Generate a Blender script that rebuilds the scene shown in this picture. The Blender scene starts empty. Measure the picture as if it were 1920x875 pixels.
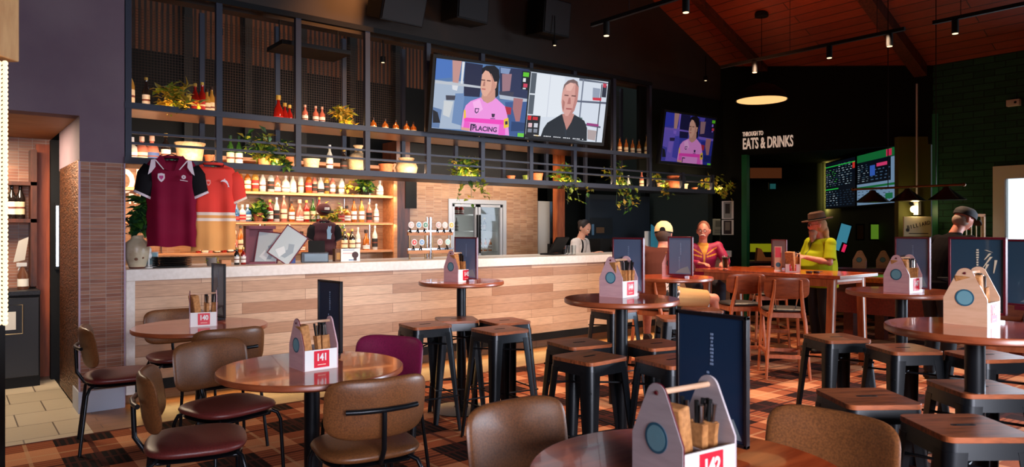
import bpy, bmesh, math, random
from mathutils import Matrix, Vector
from math import sin, cos, pi, radians, sqrt
random.seed(7)
S = bpy.context.scene
COL = S.collection

# ------------------------------------------------------------------ camera, light, exposure
H, FPX, PX0, PY0 = 1.44, 1333.0, 960.0, 430.0      # eye height, focal length in pixels, horizon row
AX = math.atan2(2630 - 960, FPX)                   # angle between the view and the bar
FW = (cos(AX), sin(AX)); RT = (sin(AX), -cos(AX))
cam = bpy.data.cameras.new('camera'); camo = bpy.data.objects.new('camera', cam); COL.objects.link(camo)
cam.sensor_width = 36; cam.lens = 36 * FPX / 1920; cam.shift_y = -7.5 / 1920; cam.clip_start = .05
cam.dof.use_dof = True; cam.dof.focus_distance = 5.5; cam.dof.aperture_fstop = 4.5
camo.location = (0, 0, H); camo.rotation_euler = (pi/2, 0, AX - pi/2)
S.camera = camo
S.view_settings.view_transform = 'Standard'; S.view_settings.look = 'None'
S.view_settings.gamma = 1; S.view_settings.use_curve_mapping = False
S.view_settings.exposure = 0.0
try:
    S.cycles.use_denoising = True; S.cycles.max_bounces = 6; S.cycles.sample_clamp_indirect = 3.0
    S.cycles.caustics_reflective = False; S.cycles.caustics_refractive = False
except Exception: pass
W = bpy.data.worlds.new('daylight'); S.world = W; W.use_nodes = True
W.node_tree.nodes['Background'].inputs[0].default_value = (.80, .90, 1, 1)
W.node_tree.nodes['Background'].inputs[1].default_value = 1.6

def aim(o, d):
    o.rotation_euler = Vector(d).to_track_quat('-Z', 'Y').to_euler()
def area(name, loc, d, sx, sy, power, color, spread=180):
    l = bpy.data.lights.new(name, 'AREA'); l.shape = 'RECTANGLE'; l.size = sx; l.size_y = sy
    l.energy = power; l.color = color; l.spread = radians(spread)
    o = bpy.data.objects.new(name, l); o.location = loc; aim(o, d); COL.objects.link(o); return o
def spot(name, loc, d, power, color, ang=60, blend=.6, r=.04):
    l = bpy.data.lights.new(name, 'SPOT'); l.energy = power; l.color = color; l.spot_size = radians(ang)
    l.spot_blend = blend; l.shadow_soft_size = r
    o = bpy.data.objects.new(name, l); o.location = loc; aim(o, d); COL.objects.link(o); return o
def point(name, loc, power, color, r=.05):
    l = bpy.data.lights.new(name, 'POINT'); l.energy = power; l.color = color; l.shadow_soft_size = r
    o = bpy.data.objects.new(name, l); o.location = loc; COL.objects.link(o); return o
WARM = (1, .62, .30); AMB = (1, .50, .18); COOL = (.72, .84, 1); NEUT = (1, .86, .72)
V0 = 6.46                                            # front plane of the bar
# daylight windows of the room, behind and to the right of the camera
area('window_light_back', (-1.2, -3.8, 1.9), (3.2, 10.2, -2.2), 3.2, 1.6, 48, (.84, .84, 1), 62)
area('window_light_back', (1.4, -3.9, 1.9), (2.6, 6.6, -2.1), 2.6, 1.6, 80, (.92, .92, 1), 50)
area('window_light_right', (10.2, -.6, 1.7), (-.93, .42, -.25), 3.4, 1.8, 390, COOL, 100)
area('window_light_far_right', (10.36, 2.75, 1.2), (-1, -.1, -.1), .8, 1.8, 35, COOL)
# led strips and downlights of the bar, with spots added over the tables
for i, (z, p) in enumerate(((2.02, 13), (1.86, 11), (1.50, 11))):
    area('backbar_led', (2.95, 8.17, z), (0, .45, -1), 3.3, .03, p, (1, .66, .36))
area('backbar_front_led', (3.2, 7.5, 2.38), (0, .75, -.55), 4.2, .06, 26, (1, .80, .62))
area('backbar_counter_led', (2.9, 8.18, 1.12), (0, .2, -1), 3.0, .03, 8, WARM)
area('tile_wall_led', (5.9, 7.7, 2.42), (0, .62, -1), 2.2, .05, 22, (1, .82, .66))
area('gantry_led_low', (5.3, V0 + .035, 2.04), (0, .75, 1), 8.2, .02, 34, (1, .68, .38))
area('gantry_led_high', (4.2, V0 + .035, 2.485), (0, .75, 1), 6.0, .02, 9, AMB)
area('kick_led', (5.2, V0 - .0, .10), (0, -.55, -1), 8.0, .02, 15, (1, .60, .22))
spot('counter_wash', (4.2, 2.4, 3.6), (-.15, 4.0, -2.9), 560, (1, .80, .62), 75, .9, .25)
spot('counter_wash', (6.6, 3.4, 3.6), (-.2, 3.1, -2.9), 370, (1, .74, .52), 70, .9, .2)
spot('floor_spot', (5.0, 4.6, 3.5), (0, 0, -1), 420, (1, .66, .42), 80, .8, .06)
spot('floor_spot', (7.7, 3.4, 3.5), (-.25, -.1, -1), 520, (1, .66, .42), 85, .8, .06)
spot('floor_spot', (7.7, 4.9, 3.5), (-.1, .05, -1), 420, (1, .64, .40), 80, .8, .06)
spot('floor_spot', (2.6, 4.9, 4.0), (.1, .1, -1), 60, (1, .60, .34), 75, .8, .06)
spot('added_table_spot', (4.3, 2.1, 4.3), (-.08, -.08, -1), 170, (1, .66, .42), 44, .8, .05)  # warm spots added for the table tops, no fitting holds them
spot('added_table_spot', (4.0, 3.9, 4.3), (0, 0, -1), 120, (1, .64, .40), 50, .8, .05)
spot('added_table_spot', (5.2, 2.7, 4.3), (0, 0, -1), 120, (1, .64, .40), 50, .8, .05)
spot('bulkhead_spot', (3.35, 6.0, 4.5), (.05, .45, -.8), 240, (1, .42, .14), 90, 1, .1)
spot('rear_slat_spot', (3.3, 7.8, 4.4), (0, .6, -.45), 10, (1, .42, .14), 130, 1, .1)
spot('ceiling_uplight', (7.4, 4.9, 2.9), (.15, 0, 1), 60, (1, .34, .14), 120, 1, .1)
area('hall_light', (.25, 7.3, 2.28), (.1, 0, -1), .9, .5, 60, (1, .80, .56))
area('games_room_glow', (11.6, 7.6, 2.4), (0, 0, -1), 1.5, 1.0, 4, (1, .8, .4))

# ------------------------------------------------------------------ geometry helpers
def ray(px, py):
    s = (px - PX0) / FPX
    return (FW[0] + RT[0]*s, FW[1] + RT[1]*s, -(py - PY0) / FPX)
def onY(px, py, Y):
    r = ray(px, py); D = Y / r[1]; return Vector((r[0]*D, Y, H + r[2]*D))
def onX(px, py, X):
    r = ray(px, py); D = X / r[0]; return Vector((X, r[1]*D, H + r[2]*D))
def onZ(px, py, z):
    r = ray(px, py); D = (z - H) / r[2]; return Vector((r[0]*D, r[1]*D, z))
def atD(px, D, z=0):
    r = ray(px, 430); return Vector((r[0]*D, r[1]*D, z))
def rel(deg):                       # 0 = away from the camera, +90 = to its left  ->  heading in the world
    return AX + radians(deg)

def lin(c):
    return tuple(((x/255)/12.92 if x/255 <= .04045 else ((x/255 + .055)/1.055)**2.4) for x in c)
MATS = {}
def mat(name, c=(128,128,128), rough=.5, metal=0, emit=None, es=1.0, trans=0, coat=0, spec=.5, alpha=1):
    if name in MATS: return MATS[name]
    m = bpy.data.materials.new(name); m.use_nodes = True
    b = m.node_tree.nodes['Principled BSDF']; c4 = lin(c) + (1,)
    b.inputs['Base Color'].default_value = c4; b.inputs['Roughness'].default_value = rough
    b.inputs['Metallic'].default_value = metal; b.inputs['Transmission Weight'].default_value = trans
    b.inputs['Coat Weight'].default_value = coat; b.inputs['Specular IOR Level'].default_value = spec
    if emit:
        b.inputs['Emission Color'].default_value = lin(emit) + (1,); b.inputs['Emission Strength'].default_value = es
    m.diffuse_color = c4; MATS[name] = m; return m
def nodes(m):
    nt = m.node_tree; return nt, nt.nodes, nt.links, nt.nodes['Principled BSDF']
def mixn(nt, fac, a, b, mode='MIX'):
    n = nt.nodes.new('ShaderNodeMix'); n.data_type = 'RGBA'; n.blend_type = mode
    for k, v in ((0, fac), (6, a), (7, b)):
        if hasattr(v, 'is_output'): nt.links.new(v, n.inputs[k])
        else: n.inputs[k].default_value = v if k == 0 or len(v) == 4 else tuple(v) + (1,)
    return n.outputs[2]
def mth(nt, op, a, b=None, c=None):
    n = nt.nodes.new('ShaderNodeMath'); n.operation = op
    for k, v in enumerate((a, b, c)):
        if v is None: continue
        if hasattr(v, 'is_output'): nt.links.new(v, n.inputs[k])
        else: n.inputs[k].default_value = v
    return n.outputs[0]
def coords(nt, scale=(1,1,1), order=None, rot=None):
    t = nt.nodes.new('ShaderNodeTexCoord'); o = t.outputs['Object']
    if order:
        sp = nt.nodes.new('ShaderNodeSeparateXYZ'); nt.links.new(o, sp.inputs[0])
        cb = nt.nodes.new('ShaderNodeCombineXYZ')
        for k, ch in enumerate(order): nt.links.new(sp.outputs['XYZ'.index(ch)], cb.inputs[k])
        o = cb.outputs[0]
    mp = nt.nodes.new('ShaderNodeMapping'); mp.inputs['Scale'].default_value = scale
    if rot: mp.inputs['Rotation'].default_value = rot
    nt.links.new(o, mp.inputs[0]); return mp.outputs[0]
def noise(nt, vec, scale, detail=4, rough=.5):
    n = nt.nodes.new('ShaderNodeTexNoise'); n.inputs['Scale'].default_value = scale
    n.inputs['Detail'].default_value = detail; n.inputs['Roughness'].default_value = rough
    nt.links.new(vec, n.inputs['Vector']); return n.outputs['Fac']
def ramp(nt, fac, stops):
    n = nt.nodes.new('ShaderNodeValToRGB'); e = n.color_ramp.elements
    while len(e) < len(stops): e.new(.5)
    for k, (p, c) in enumerate(stops): e[k].position = p; e[k].color = (lin(c) if max(c) > 1 else tuple(c)) + (1,)
    nt.links.new(fac, n.inputs[0]); return n.outputs[0]
def bump(nt, h, strength=.3, dist=.01):
    b = nt.nodes.new('ShaderNodeBump'); b.inputs['Strength'].default_value = strength
    b.inputs['Distance'].default_value = dist; nt.links.new(h, b.inputs['Height'])
    nt.links.new(b.outputs[0], nt.nodes['Principled BSDF'].inputs['Normal'])
def wood(name, c1, c2, rough=.35, order=None, scale=(1.2, 14, 14), coat=0, nsc=3.0, rot=None):
    if name in MATS: return MATS[name]
    m = mat(name, c1, rough, coat=coat); nt, N, L, B = nodes(m)
    v = coords(nt, scale, order, rot); f = noise(nt, v, nsc, 5, .6)
    L.new(ramp(nt, f, [(.32, c2), (.62, c1)]), B.inputs['Base Color']); bump(nt, f, .08, .002); return m
def speckle(name, c1, c2, rough, scale=80, metal=0, bs=.1, lo=.35, hi=.65, spec=.5):
    m = mat(name, c1, rough, metal, spec=spec); nt, N, L, B = nodes(m)
    f = noise(nt, coords(nt), scale, 3)
    L.new(ramp(nt, f, [(lo, c2), (hi, c1)]), B.inputs['Base Color']); bump(nt, f, bs, .002); return m
def bricky(name, c1, c2, mortar, w, h, order, rough=.5, msize=.02, offset=0, rowmix=.5, grain=.25, bs=.4, spec=.5, bias=0):
    m = mat(name, c1, rough, spec=spec); nt, N, L, B = nodes(m)
    v = coords(nt, (1, 1, 1), order)
    b = N.new('ShaderNodeTexBrick'); L.new(v, b.inputs['Vector'])
    b.offset = offset; b.inputs['Scale'].default_value = 1; b.inputs['Brick Width'].default_value = w
    b.inputs['Row Height'].default_value = h; b.inputs['Mortar Size'].default_value = msize*h
    b.inputs['Mortar Smooth'].default_value = .1; b.inputs['Bias'].default_value = bias
    b.inputs['Color1'].default_value = lin(c1) + (1,); b.inputs['Color2'].default_value = lin(c2) + (1,)
    b.inputs['Mortar'].default_value = lin(mortar) + (1,)
    n = noise(nt, coords(nt, (4, 40, 40), order), 2, 4)
    g = ramp(nt, n, [(.3, (1-grain,)*3), (.7, (1., 1., 1.))])
    L.new(mixn(nt, 1.0, b.outputs['Color'], g, 'MULTIPLY'), B.inputs['Base Color'])
    bump(nt, mth(nt, 'SUBTRACT', 1, b.outputs['Fac']), bs, .003); return m

class MB:
    def __init__(s): s.v = []; s.f = []; s.mi = []; s.mats = []; s.k = 0; s.M = Matrix.Identity(4)
    def m(s, mt):
        if mt not in s.mats: s.mats.append(mt)
        s.k = s.mats.index(mt); return s
    def at(s, loc=(0,0,0), rx=0, ry=0, rz=0):
        s.M = Matrix.Translation(loc) @ Matrix.Rotation(rz, 4, 'Z') @ Matrix.Rotation(ry, 4, 'Y') @ Matrix.Rotation(rx, 4, 'X'); return s
    def add(s, vs, fs):
        b = len(s.v)
        for p in vs: s.v.append(tuple(s.M @ Vector(p)))
        for f in fs: s.f.append([b + i for i in f]); s.mi.append(s.k)
        return s
    def box(s, x0, x1, y0, y1, z0, z1):
        return s.add([(x0,y0,z0),(x1,y0,z0),(x1,y1,z0),(x0,y1,z0),(x0,y0,z1),(x1,y0,z1),(x1,y1,z1),(x0,y1,z1)],
                     [(0,3,2,1),(4,5,6,7),(0,1,5,4),(1,2,6,5),(2,3,7,6),(3,0,4,7)])
    def quad(s, *p): return s.add(p, [tuple(range(len(p)))])
    def cyl(s, p0, p1, r0, r1=None, n=14):
        r1 = r0 if r1 is None else r1
        p0, p1 = Vector(p0), Vector(p1); d = (p1 - p0)
        if d.length < 1e-6: return s
        q = d.to_track_quat('Z', 'Y'); vs = []
        for p, r in ((p0, r0), (p1, r1)):
            for i in range(n):
                a = 2*pi*i/n; vs.append(p + q @ Vector((r*cos(a), r*sin(a), 0)))
        fs = [(i, (i+1) % n, n + (i+1) % n, n + i) for i in range(n)]
        fs += [tuple(range(n-1, -1, -1)), tuple(range(n, 2*n))]
        return s.add(vs, fs)
    def tube(s, pts, r, n=10):
        pts = [Vector(p) for p in pts]; rs = r if isinstance(r, (list, tuple)) else [r]*len(pts)
        vs = []; up = None
        for i, p in enumerate(pts):
            d = (pts[min(i+1, len(pts)-1)] - pts[max(i-1, 0)]).normalized()
            if up is None: up = Vector((0,0,1)) if abs(d.z) < .9 else Vector((1,0,0))
            a = d.cross(up).normalized(); up = a.cross(d).normalized()
            for k in range(n):
                t = 2*pi*k/n; vs.append(p + a*rs[i]*cos(t) + up*rs[i]*sin(t))
        m_ = len(pts); fs = [(i*n+k, i*n+(k+1) % n, (i+1)*n+(k+1) % n, (i+1)*n+k) for i in range(m_-1) for k in range(n)]
        fs += [tuple(range(n-1, -1, -1)), tuple(range((m_-1)*n, m_*n))]
        return s.add(vs, fs)
    def lathe(s, prof, n=20, c=(0,0,0), sy=1):
        vs = []; fs = []
        for r, z in prof:
            for i in range(n):
                a = 2*pi*i/n; vs.append((c[0] + r*cos(a), c[1] + r*sy*sin(a), c[2] + z))
        for j in range(len(prof)-1):
            fs += [(j*n+i, j*n+(i+1) % n, (j+1)*n+(i+1) % n, (j+1)*n+i) for i in range(n)]
        if prof[0][0] > 1e-5: fs.append(tuple(range(n-1, -1, -1)))
        if prof[-1][0] > 1e-5: fs.append(tuple(range((len(prof)-1)*n, len(prof)*n)))
        return s.add(vs, fs)
    def prism(s, poly, a, b, axis='y'):
        """outline extruded from a to b; outline lies in xz (axis y), yz (axis x) or xy (axis z)"""
        n = len(poly); put = {'y': lambda p, t: (p[0], t, p[1]), 'x': lambda p, t: (t, p[0], p[1]), 'z': lambda p, t: (p[0], p[1], t)}[axis]
        vs = [put(p, a) for p in poly] + [put(p, b) for p in poly]
        fs = [tuple(range(n-1, -1, -1)), tuple(range(n, 2*n))] + [(i, (i+1) % n, n+(i+1) % n, n+i) for i in range(n)]
        return s.add(vs, fs)
    def pad(s, w, h, t, ex=4.0, curve=0, lean=0, n=36, edge=5):
        """cushion: superellipse w x h in local xz, thickness t along y, bent by curve"""
        vs = []; fs = []; rings = [0.0, .45, .75, .9, .97, 1.0]
        def pt(sc, k, side):
            a = 2*pi*k/n; ca, sa = cos(a), sin(a)
            x = w/2*sc*math.copysign(abs(ca)**(2/ex), ca); z = h/2*sc*math.copysign(abs(sa)**(2/ex), sa)
            th = t/2*(1 - sc**edge)**.5 if sc < 1 else 0
            return (x, side*th + curve*(x/(w/2))**2 + lean*z, z)
        for side in (-1, 1):
            b = len(vs); vs.append(pt(0, 0, side))
            for r in rings[1:-1]:
                for k in range(n): vs.append(pt(r, k, side))
            for k in range(n): fs.append((b, b+1+k, b+1+(k+1) % n) if side > 0 else (b, b+1+(k+1) % n, b+1+k))
            for j in range(len(rings)-3):
                for k in range(n):
                    q = (b+1+j*n+k, b+1+j*n+(k+1) % n, b+1+(j+1)*n+(k+1) % n, b+1+(j+1)*n+k)
                    fs.append(q if side < 0 else q[::-1])
            if side < 0: e0 = b+1+(len(rings)-3)*n
            else: e1 = b+1+(len(rings)-3)*n
        em = len(vs)
        for k in range(n): vs.append(pt(1, k, 0))
        for k in range(n):
            fs.append((e0+k, em+k, em+(k+1) % n, e0+(k+1) % n)); fs.append((em+k, e1+k, e1+(k+1) % n, em+(k+1) % n))
        return s.add(vs, fs)
    def ball(s, c, r, n=16, m_=10):
        rx, ry, rz = r if isinstance(r, (tuple, list)) else (r, r, r)
        vs = [(c[0], c[1], c[2] - rz)]; fs = []
        for j in range(1, m_):
            t = -pi/2 + pi*j/m_
            for i in range(n):
                a = 2*pi*i/n; vs.append((c[0] + rx*cos(t)*cos(a), c[1] + ry*cos(t)*sin(a), c[2] + rz*sin(t)))
        vs.append((c[0], c[1], c[2] + rz)); L_ = len(vs) - 1
        for i in range(n): fs.append((0, 1+(i+1) % n, 1+i)); fs.append((L_, L_-n+i, L_-n+(i+1) % n))
        for j in range(m_-2):
            for i in range(n): fs.append((1+j*n+i, 1+j*n+(i+1) % n, 1+(j+1)*n+(i+1) % n, 1+(j+1)*n+i))
        return s.add(vs, fs)
    def leaf(s, p, d, up, L_, w):
        d = Vector(d).normalized(); sd = d.cross(Vector(up))
        if sd.length < 1e-3: sd = Vector((1,0,0))
        sd.normalize(); nn = sd.cross(d); p = Vector(p)
        m1 = p + d*L_*.45
        return s.add([p, m1 - sd*w/2 + nn*w*.18, p + d*L_ - nn*L_*.12, m1 + sd*w/2 + nn*w*.18, m1], [(0,4,2,1),(0,3,2,4)])
    def obj(s, name, parent=None, smooth=True, bevel=0, recalc=True, ang=40):
        me = bpy.data.meshes.new(name); me.from_pydata(s.v, [], s.f)
        for mt in s.mats: me.materials.append(mt)
        me.polygons.foreach_set('material_index', s.mi)
        if recalc:
            bm = bmesh.new(); bm.from_mesh(me); bmesh.ops.recalc_face_normals(bm, faces=bm.faces); bm.to_mesh(me); bm.free()
        if smooth:
            me.polygons.foreach_set('use_smooth', [True]*len(me.polygons))
            me.set_sharp_from_angle(angle=radians(ang))
        o = bpy.data.objects.new(name, me); COL.objects.link(o)
        if parent: o.parent = parent
        if bevel:
            b = o.modifiers.new('edge', 'BEVEL'); b.width = bevel; b.segments = 2; b.limit_method = 'ANGLE'; b.angle_limit = radians(40)
        return o
def tag(o, label=None, cat=None, group=None, kind=None):
    if label: o['label'] = label
    if cat: o['category'] = cat
    if group: o['group'] = group
    if kind: o['kind'] = kind
    return o
def thing(name, label, cat, loc=(0,0,0), rz=0, group=None):
    o = bpy.data.objects.new(name, None); COL.objects.link(o); o.location = loc; o.rotation_euler = (0, 0, rz)
    o.empty_display_size = .1
    return tag(o, label, cat, group)
def struct(mb, name, **k): return tag(mb.obj(name, **k), kind='structure')
KIDS = {}
def dup(root, loc=None, rz=None, label=None, group=None):
    def cp(o, par):
        c = o.copy(); COL.objects.link(c)
        if par: c.parent = par
        for ch in [x for x in allobs if x.parent == o]: cp(ch, c)
        return c
    allobs = list(root.children_recursive)
    r = cp(root, None)
    if loc is not None: r.location = loc
    if rz is not None: r.rotation_euler = (0, 0, rz)
    if label: r['label'] = label
    if group: r['group'] = group
    return r
FONT_EX = []
def text(s, size, M, mt, parent=None, name='lettering', ext=.001, off=0, xs=1, align='CENTER', width=None):
    c = bpy.data.curves.new(name, 'FONT'); c.body = s; c.size = size; c.extrude = ext; c.offset = off
    c.align_x = align; c.align_y = 'CENTER'; c.materials.append(mt); c.resolution_u = 3
    o = bpy.data.objects.new(name, c); COL.objects.link(o)
    if parent: o.parent = parent
    me = bpy.data.meshes.new_from_object(o); me.name = name; bpy.data.objects.remove(o)
    o = bpy.data.objects.new(name, me); COL.objects.link(o)
    if parent: o.parent = parent
    if width:
        w = max(v.co.x for v in me.vertices) - min(v.co.x for v in me.vertices); xs = width/w
    o.matrix_local = M @ Matrix.Diagonal((xs, 1, 1, 1)); return o
def plane_M(loc, right, up):                       # text matrix: +x along right, +y along up
    r = Vector(right).normalized(); u = Vector(up); u = (u - r*u.dot(r)).normalized(); n = r.cross(u)
    M = Matrix.Identity(4)
    for i in range(3): M[i][0] = r[i]; M[i][1] = u[i]; M[i][2] = n[i]; M[i][3] = loc[i]
    return M

# ------------------------------------------------------------------ materials
STEEL = speckle('black_steel', (40, 42, 48), (26, 27, 31), .38, 60, .35)
STEELB = mat('charcoal_frame', (48, 52, 66), .5, .1)
STOOLM = mat('stool_black', (24, 27, 32), .33, .6, spec=.6)
CHROME = mat('chrome', (205, 205, 210), .12, 1)
BLACK = mat('matt_black', (13, 13, 14), .6, spec=.25)
DARKW = mat('near_black_wall', (21, 24, 22), .85, spec=.1)
WHITE = mat('white_paint', (226, 222, 218), .5)
PAPER = mat('white_paper', (235, 232, 226), .8)
CREAM = mat('cream_ink', (240, 228, 200), .6)
RED = mat('number_red', (212, 22, 48), .45)
TEAL = mat('teal_badge', (36, 88, 112), .5)
TEALD = mat('badge_line', (104, 152, 166), .5)
STONE = speckle('pale_stone', (236, 230, 224), (226, 219, 212), .3, 30, bs=.01)
LEATH = speckle('olive_leather', (120, 72, 38), (94, 56, 30), .40, 140, bs=.12)
OXB = speckle('oxblood_leather', (104, 40, 36), (84, 30, 28), .42, 140, bs=.12)
PLUM = speckle('plum_leather', (122, 22, 66), (104, 18, 56), .42, 140, bs=.12)
TOPW = wood('red_timber_top', (196, 86, 42), (150, 56, 28), .15, None, (1.2, 9, 9), coat=.35, nsc=2.2)
RIMW = wood('timber_rim', (150, 76, 44), (120, 54, 30), .3, None, (3, 3, 14))
SEATW = wood('stool_timber', (150, 80, 46), (66, 32, 20), .33, None, (2, 22, 10), nsc=3)
BARW = wood('orange_timber', (176, 92, 48), (132, 60, 28), .35, None, (9, 9, 1.3))
PALEW = wood('pale_ply', (214, 172, 142), (200, 156, 124), .6, None, (2, 2, 12))
PINKW = wood('lilac_ply', (206, 164, 168), (190, 148, 154), .6, None, (2, 2, 12))
KRAFT = speckle('kraft_paper', (190, 130, 74), (160, 104, 56), .8, 60)
DKWOOD = wood('dark_veneer', (92, 44, 24), (50, 24, 14), .4, None, (10, 10, 1.2))
SHELFW = wood('shelf_oak', (206, 142, 94), (176, 112, 70), .5, None, (1, 9, 9))
GREENW = bricky('green_brick', (40, 84, 62), (32, 70, 52), (19, 44, 34), .24, .085, 'YZX', .75, .07, .5, bs=.5, spec=.25)
GREENL = mat('green_gloss', (20, 110, 72), .4)
NAVY = mat('menu_navy', (46, 74, 96), .35, coat=.3)
NAVYD = mat('menu_midnight', (26, 46, 72), .3, coat=.4)
SLATE = mat('menu_slate', (88, 104, 134), .35, coat=.3)
MENUF = mat('menu_maroon', (92, 16, 34), .35)
GLASSM = mat('clear_glass', (245, 250, 250), .03, trans=1, spec=.5)
SPUR = wood('bulkhead_paint', (56, 46, 40), (50, 42, 37), .8, None, (1, 1, 1))

CLAD = bricky('timber_cladding', (230, 194, 164), (172, 124, 94), (112, 80, 62), .93, .098, 'XZY', .42, .015, .37, grain=.24, bs=.15)
TILEC = bricky('finger_tile', (176, 122, 96), (146, 88, 66), (176, 160, 150), .112, .029, 'XZY', .35, .07, 0, grain=.3)
TILEB = bricky('tan_finger_tile', (196, 152, 116), (166, 118, 86), (184, 158, 132), .128, .026, 'XZY', .38, .07, 0, grain=.3)
TILES = bricky('floor_tile', (188, 172, 150), (176, 160, 138), (96, 84, 74), .42, .42, 'XYZ', .38, .012, .5, grain=.08, bs=.1)
PLANKF = bricky('strip_floor', (150, 106, 70), (128, 88, 58), (70, 48, 34), .9, .12, 'XYZ', .38, .02, .4, grain=.25, bs=.1)
COPPER = mat('hammered_copper', (120, 74, 40), .32, .85)
nt, N, L, B = nodes(COPPER); f = noise(nt, coords(nt, (1, 6, 22)), 3, 4); bump(nt, f, 1, .03)
L.new(ramp(nt, f, [(.35, (52, 32, 20)), (.65, (150, 92, 48))]), B.inputs['Base Color'])
WALLP = mat('plum_plaster', (92, 80, 94), .85); nt, N, L, B = nodes(WALLP)
f = noise(nt, coords(nt), 2.2, 4); L.new(ramp(nt, f, [(.3, (108, 86, 98)), (.7, (122, 102, 110))]), B.inputs['Base Color'])
CEILW = bricky('ceiling_boards', (150, 62, 30), (128, 48, 22), (70, 26, 12), 3.2, .14, 'YXZ', .5, .05, .4, grain=.3, bs=.25)
SLATW = bricky('rear_slats', (120, 66, 32), (104, 56, 26), (40, 22, 12), 9, .06, 'ZXY', .6, .25, 0, grain=.2)
# plaid carpet
CARPET = mat('plaid_carpet', (120, 70, 50), .95, spec=.1); nt, N, L, B = nodes(CARPET)
v = coords(nt, (1, 1, 1)); sp = N.new('ShaderNodeSeparateXYZ'); L.new(v, sp.inputs[0])
def band(ch, per, off, wd):
    t = mth(nt, 'FRACT', mth(nt, 'MULTIPLY_ADD', sp.outputs[ch], 1/per, off)); return mth(nt, 'LESS_THAN', t, wd)
P = .64
bx, by = band(0, P, .1, .54), band(1, P, .3, .54)
fx, fy = band(0, P/14, .0, .34), band(1, P/14, .0, .34)
both = mth(nt, 'MULTIPLY', bx, by); any_ = mth(nt, 'MAXIMUM', bx, by)
c = mixn(nt, any_, lin((206, 138, 98)), lin((158, 86, 56)))
c = mixn(nt, both, c, lin((24, 15, 15)))
c = mixn(nt, mth(nt, 'MULTIPLY', both, mth(nt, 'MULTIPLY', fx, .4)), c, lin((96, 44, 32)))
c = mixn(nt, mth(nt, 'MULTIPLY', mth(nt, 'SUBTRACT', by, both), mth(nt, 'MULTIPLY', fy, .5)), c, lin((60, 34, 30)))
thin = mth(nt, 'MAXIMUM', band(0, P, .37, .035), band(1, P, .57, .035))
c = mixn(nt, mth(nt, 'MULTIPLY', thin, .5), c, lin((206, 164, 124)))
thk = mth(nt, 'MAXIMUM', band(0, P, .82, .05), band(1, P, .02, .05))
c = mixn(nt, mth(nt, 'MULTIPLY', thk, .8), c, lin((70, 30, 26)))
nn = noise(nt, coords(nt), 170, 2); c = mixn(nt, 1.0, c, ramp(nt, nn, [(.3, (.7,)*3), (.7, (1.,)*3)]), 'MULTIPLY')
L.new(c, B.inputs['Base Color']); bump(nt, nn, .3, .004)

# ------------------------------------------------------------------ the room
XC0, XC1 = onY(149, 430, V0).x, onY(235, 430, V0).x
XSTONE = onY(252, 430, V0).x
XEND = 9.45
m = MB().m(CARPET); m.box(-3, 10.4, -4.2, 5.78, -.1, 0); m.box(9.5, 13.4, 5.78, 11, -.1, 0); m.box(10.4, 13.4, 3.9, 5.78, -.1, 0); struct(m, 'floor')
m = MB().m(TILES); m.box(-3, XC0, 5.78, 9.4, -.1, .002); struct(m, 'floor_tiles')
m = MB().m(PLANKF); m.box(XC0, 9.5, 5.78, V0+.25, -.1, .003); struct(m, 'floor_strip')
m = MB().m(BLACK); m.box(XC0, 9.5, V0+.25, 9.4, -.1, .001); struct(m, 'floor_behind_bar')
# ceiling: raked boards with beams
def cz(x): return 3.66 + .44*(10.45 - x)
m = MB().m(CEILW)
for (a, b) in ((5.2, 10.45),):
    m.add([(a,-4.2,cz(a)),(b,-4.2,cz(b)),(b,6.9,cz(b)),(a,6.9,cz(a)),(a,-4.2,cz(a)+.1),(b,-4.2,cz(b)+.1),(b,6.9,cz(b)+.1),(a,6.9,cz(a)+.1)],
          [(0,3,2,1),(4,5,6,7),(0,1,5,4),(1,2,6,5),(2,3,7,6),(3,0,4,7)])
struct(m, 'ceiling')
m = MB().m(DARKW); m.box(-3.1, 5.2, -4.2, 6.9, cz(5.2), cz(5.2)+.1); struct(m, 'ceiling_flat')
def beam(nm, y, w, dz=.16):
    m = MB().m(DKWOOD); a, b = 5.2, 10.4
    m.add([(a,y,cz(a)-dz),(b,y,cz(b)-dz),(b,y+w,cz(b)-dz),(a,y+w,cz(a)-dz),(a,y,cz(a)),(b,y,cz(b)),(b,y+w,cz(b)),(a,y+w,cz(a))],
          [(0,3,2,1),(4,5,6,7),(0,1,5,4),(1,2,6,5),(2,3,7,6),(3,0,4,7)])
    struct(m, nm)
beam('beam_1', 4.02, .16); beam('beam_2', 6.05, .12, .08)
# walls
m = MB().m(WALLP); m.box(XC0, XC1, V0, V0+1.25, 1.975, cz(5.2)); m.box(-3, XC0, V0, V0+.2, 2.33, cz(5.2)); struct(m, 'wall_left_front')
m = MB().m(TILEC); m.box(XC0, XC1-.008, V0, V0+.3, .17, 1.975); m.m(BLACK).box(XC0+.03, XC1-.03, V0+.3, V0+1.2, .02, 1.975)
m.m(COPPER).box(XC0-.002, XC0+.03, V0+.04, V0+1.2, .02, 1.99)
m.m(mat('skirting_stone', (168, 172, 186), .5)).box(XC0-.01, XC1-.008, V0-.02, V0+.3, 0, .17)
m.m(mat('tile_edge_trim', (188, 168, 190), .3, .6)).box(XC1-.010, XC1, V0-.004, V0+.3, .0, 1.975).box(XC0-.006, XC0+.006, V0-.004, V0+.02, .17, 1.975)
struct(m, 'pillar_tiled')
m = MB().m(DARKW); m.box(-3.2, -3, -4.3, 9.4, -.1, 6.1); struct(m, 'wall_left')
m = MB().m(DARKW); m.box(-3.2, 15, -4.4, -4.2, -.1, 6.1); struct(m, 'wall_behind_camera')
m = MB().m(SPUR); m.box(XC1, 9.62, 6.75, 6.9, 3.46, 6.1); struct(m, 'wall_bulkhead')
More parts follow.
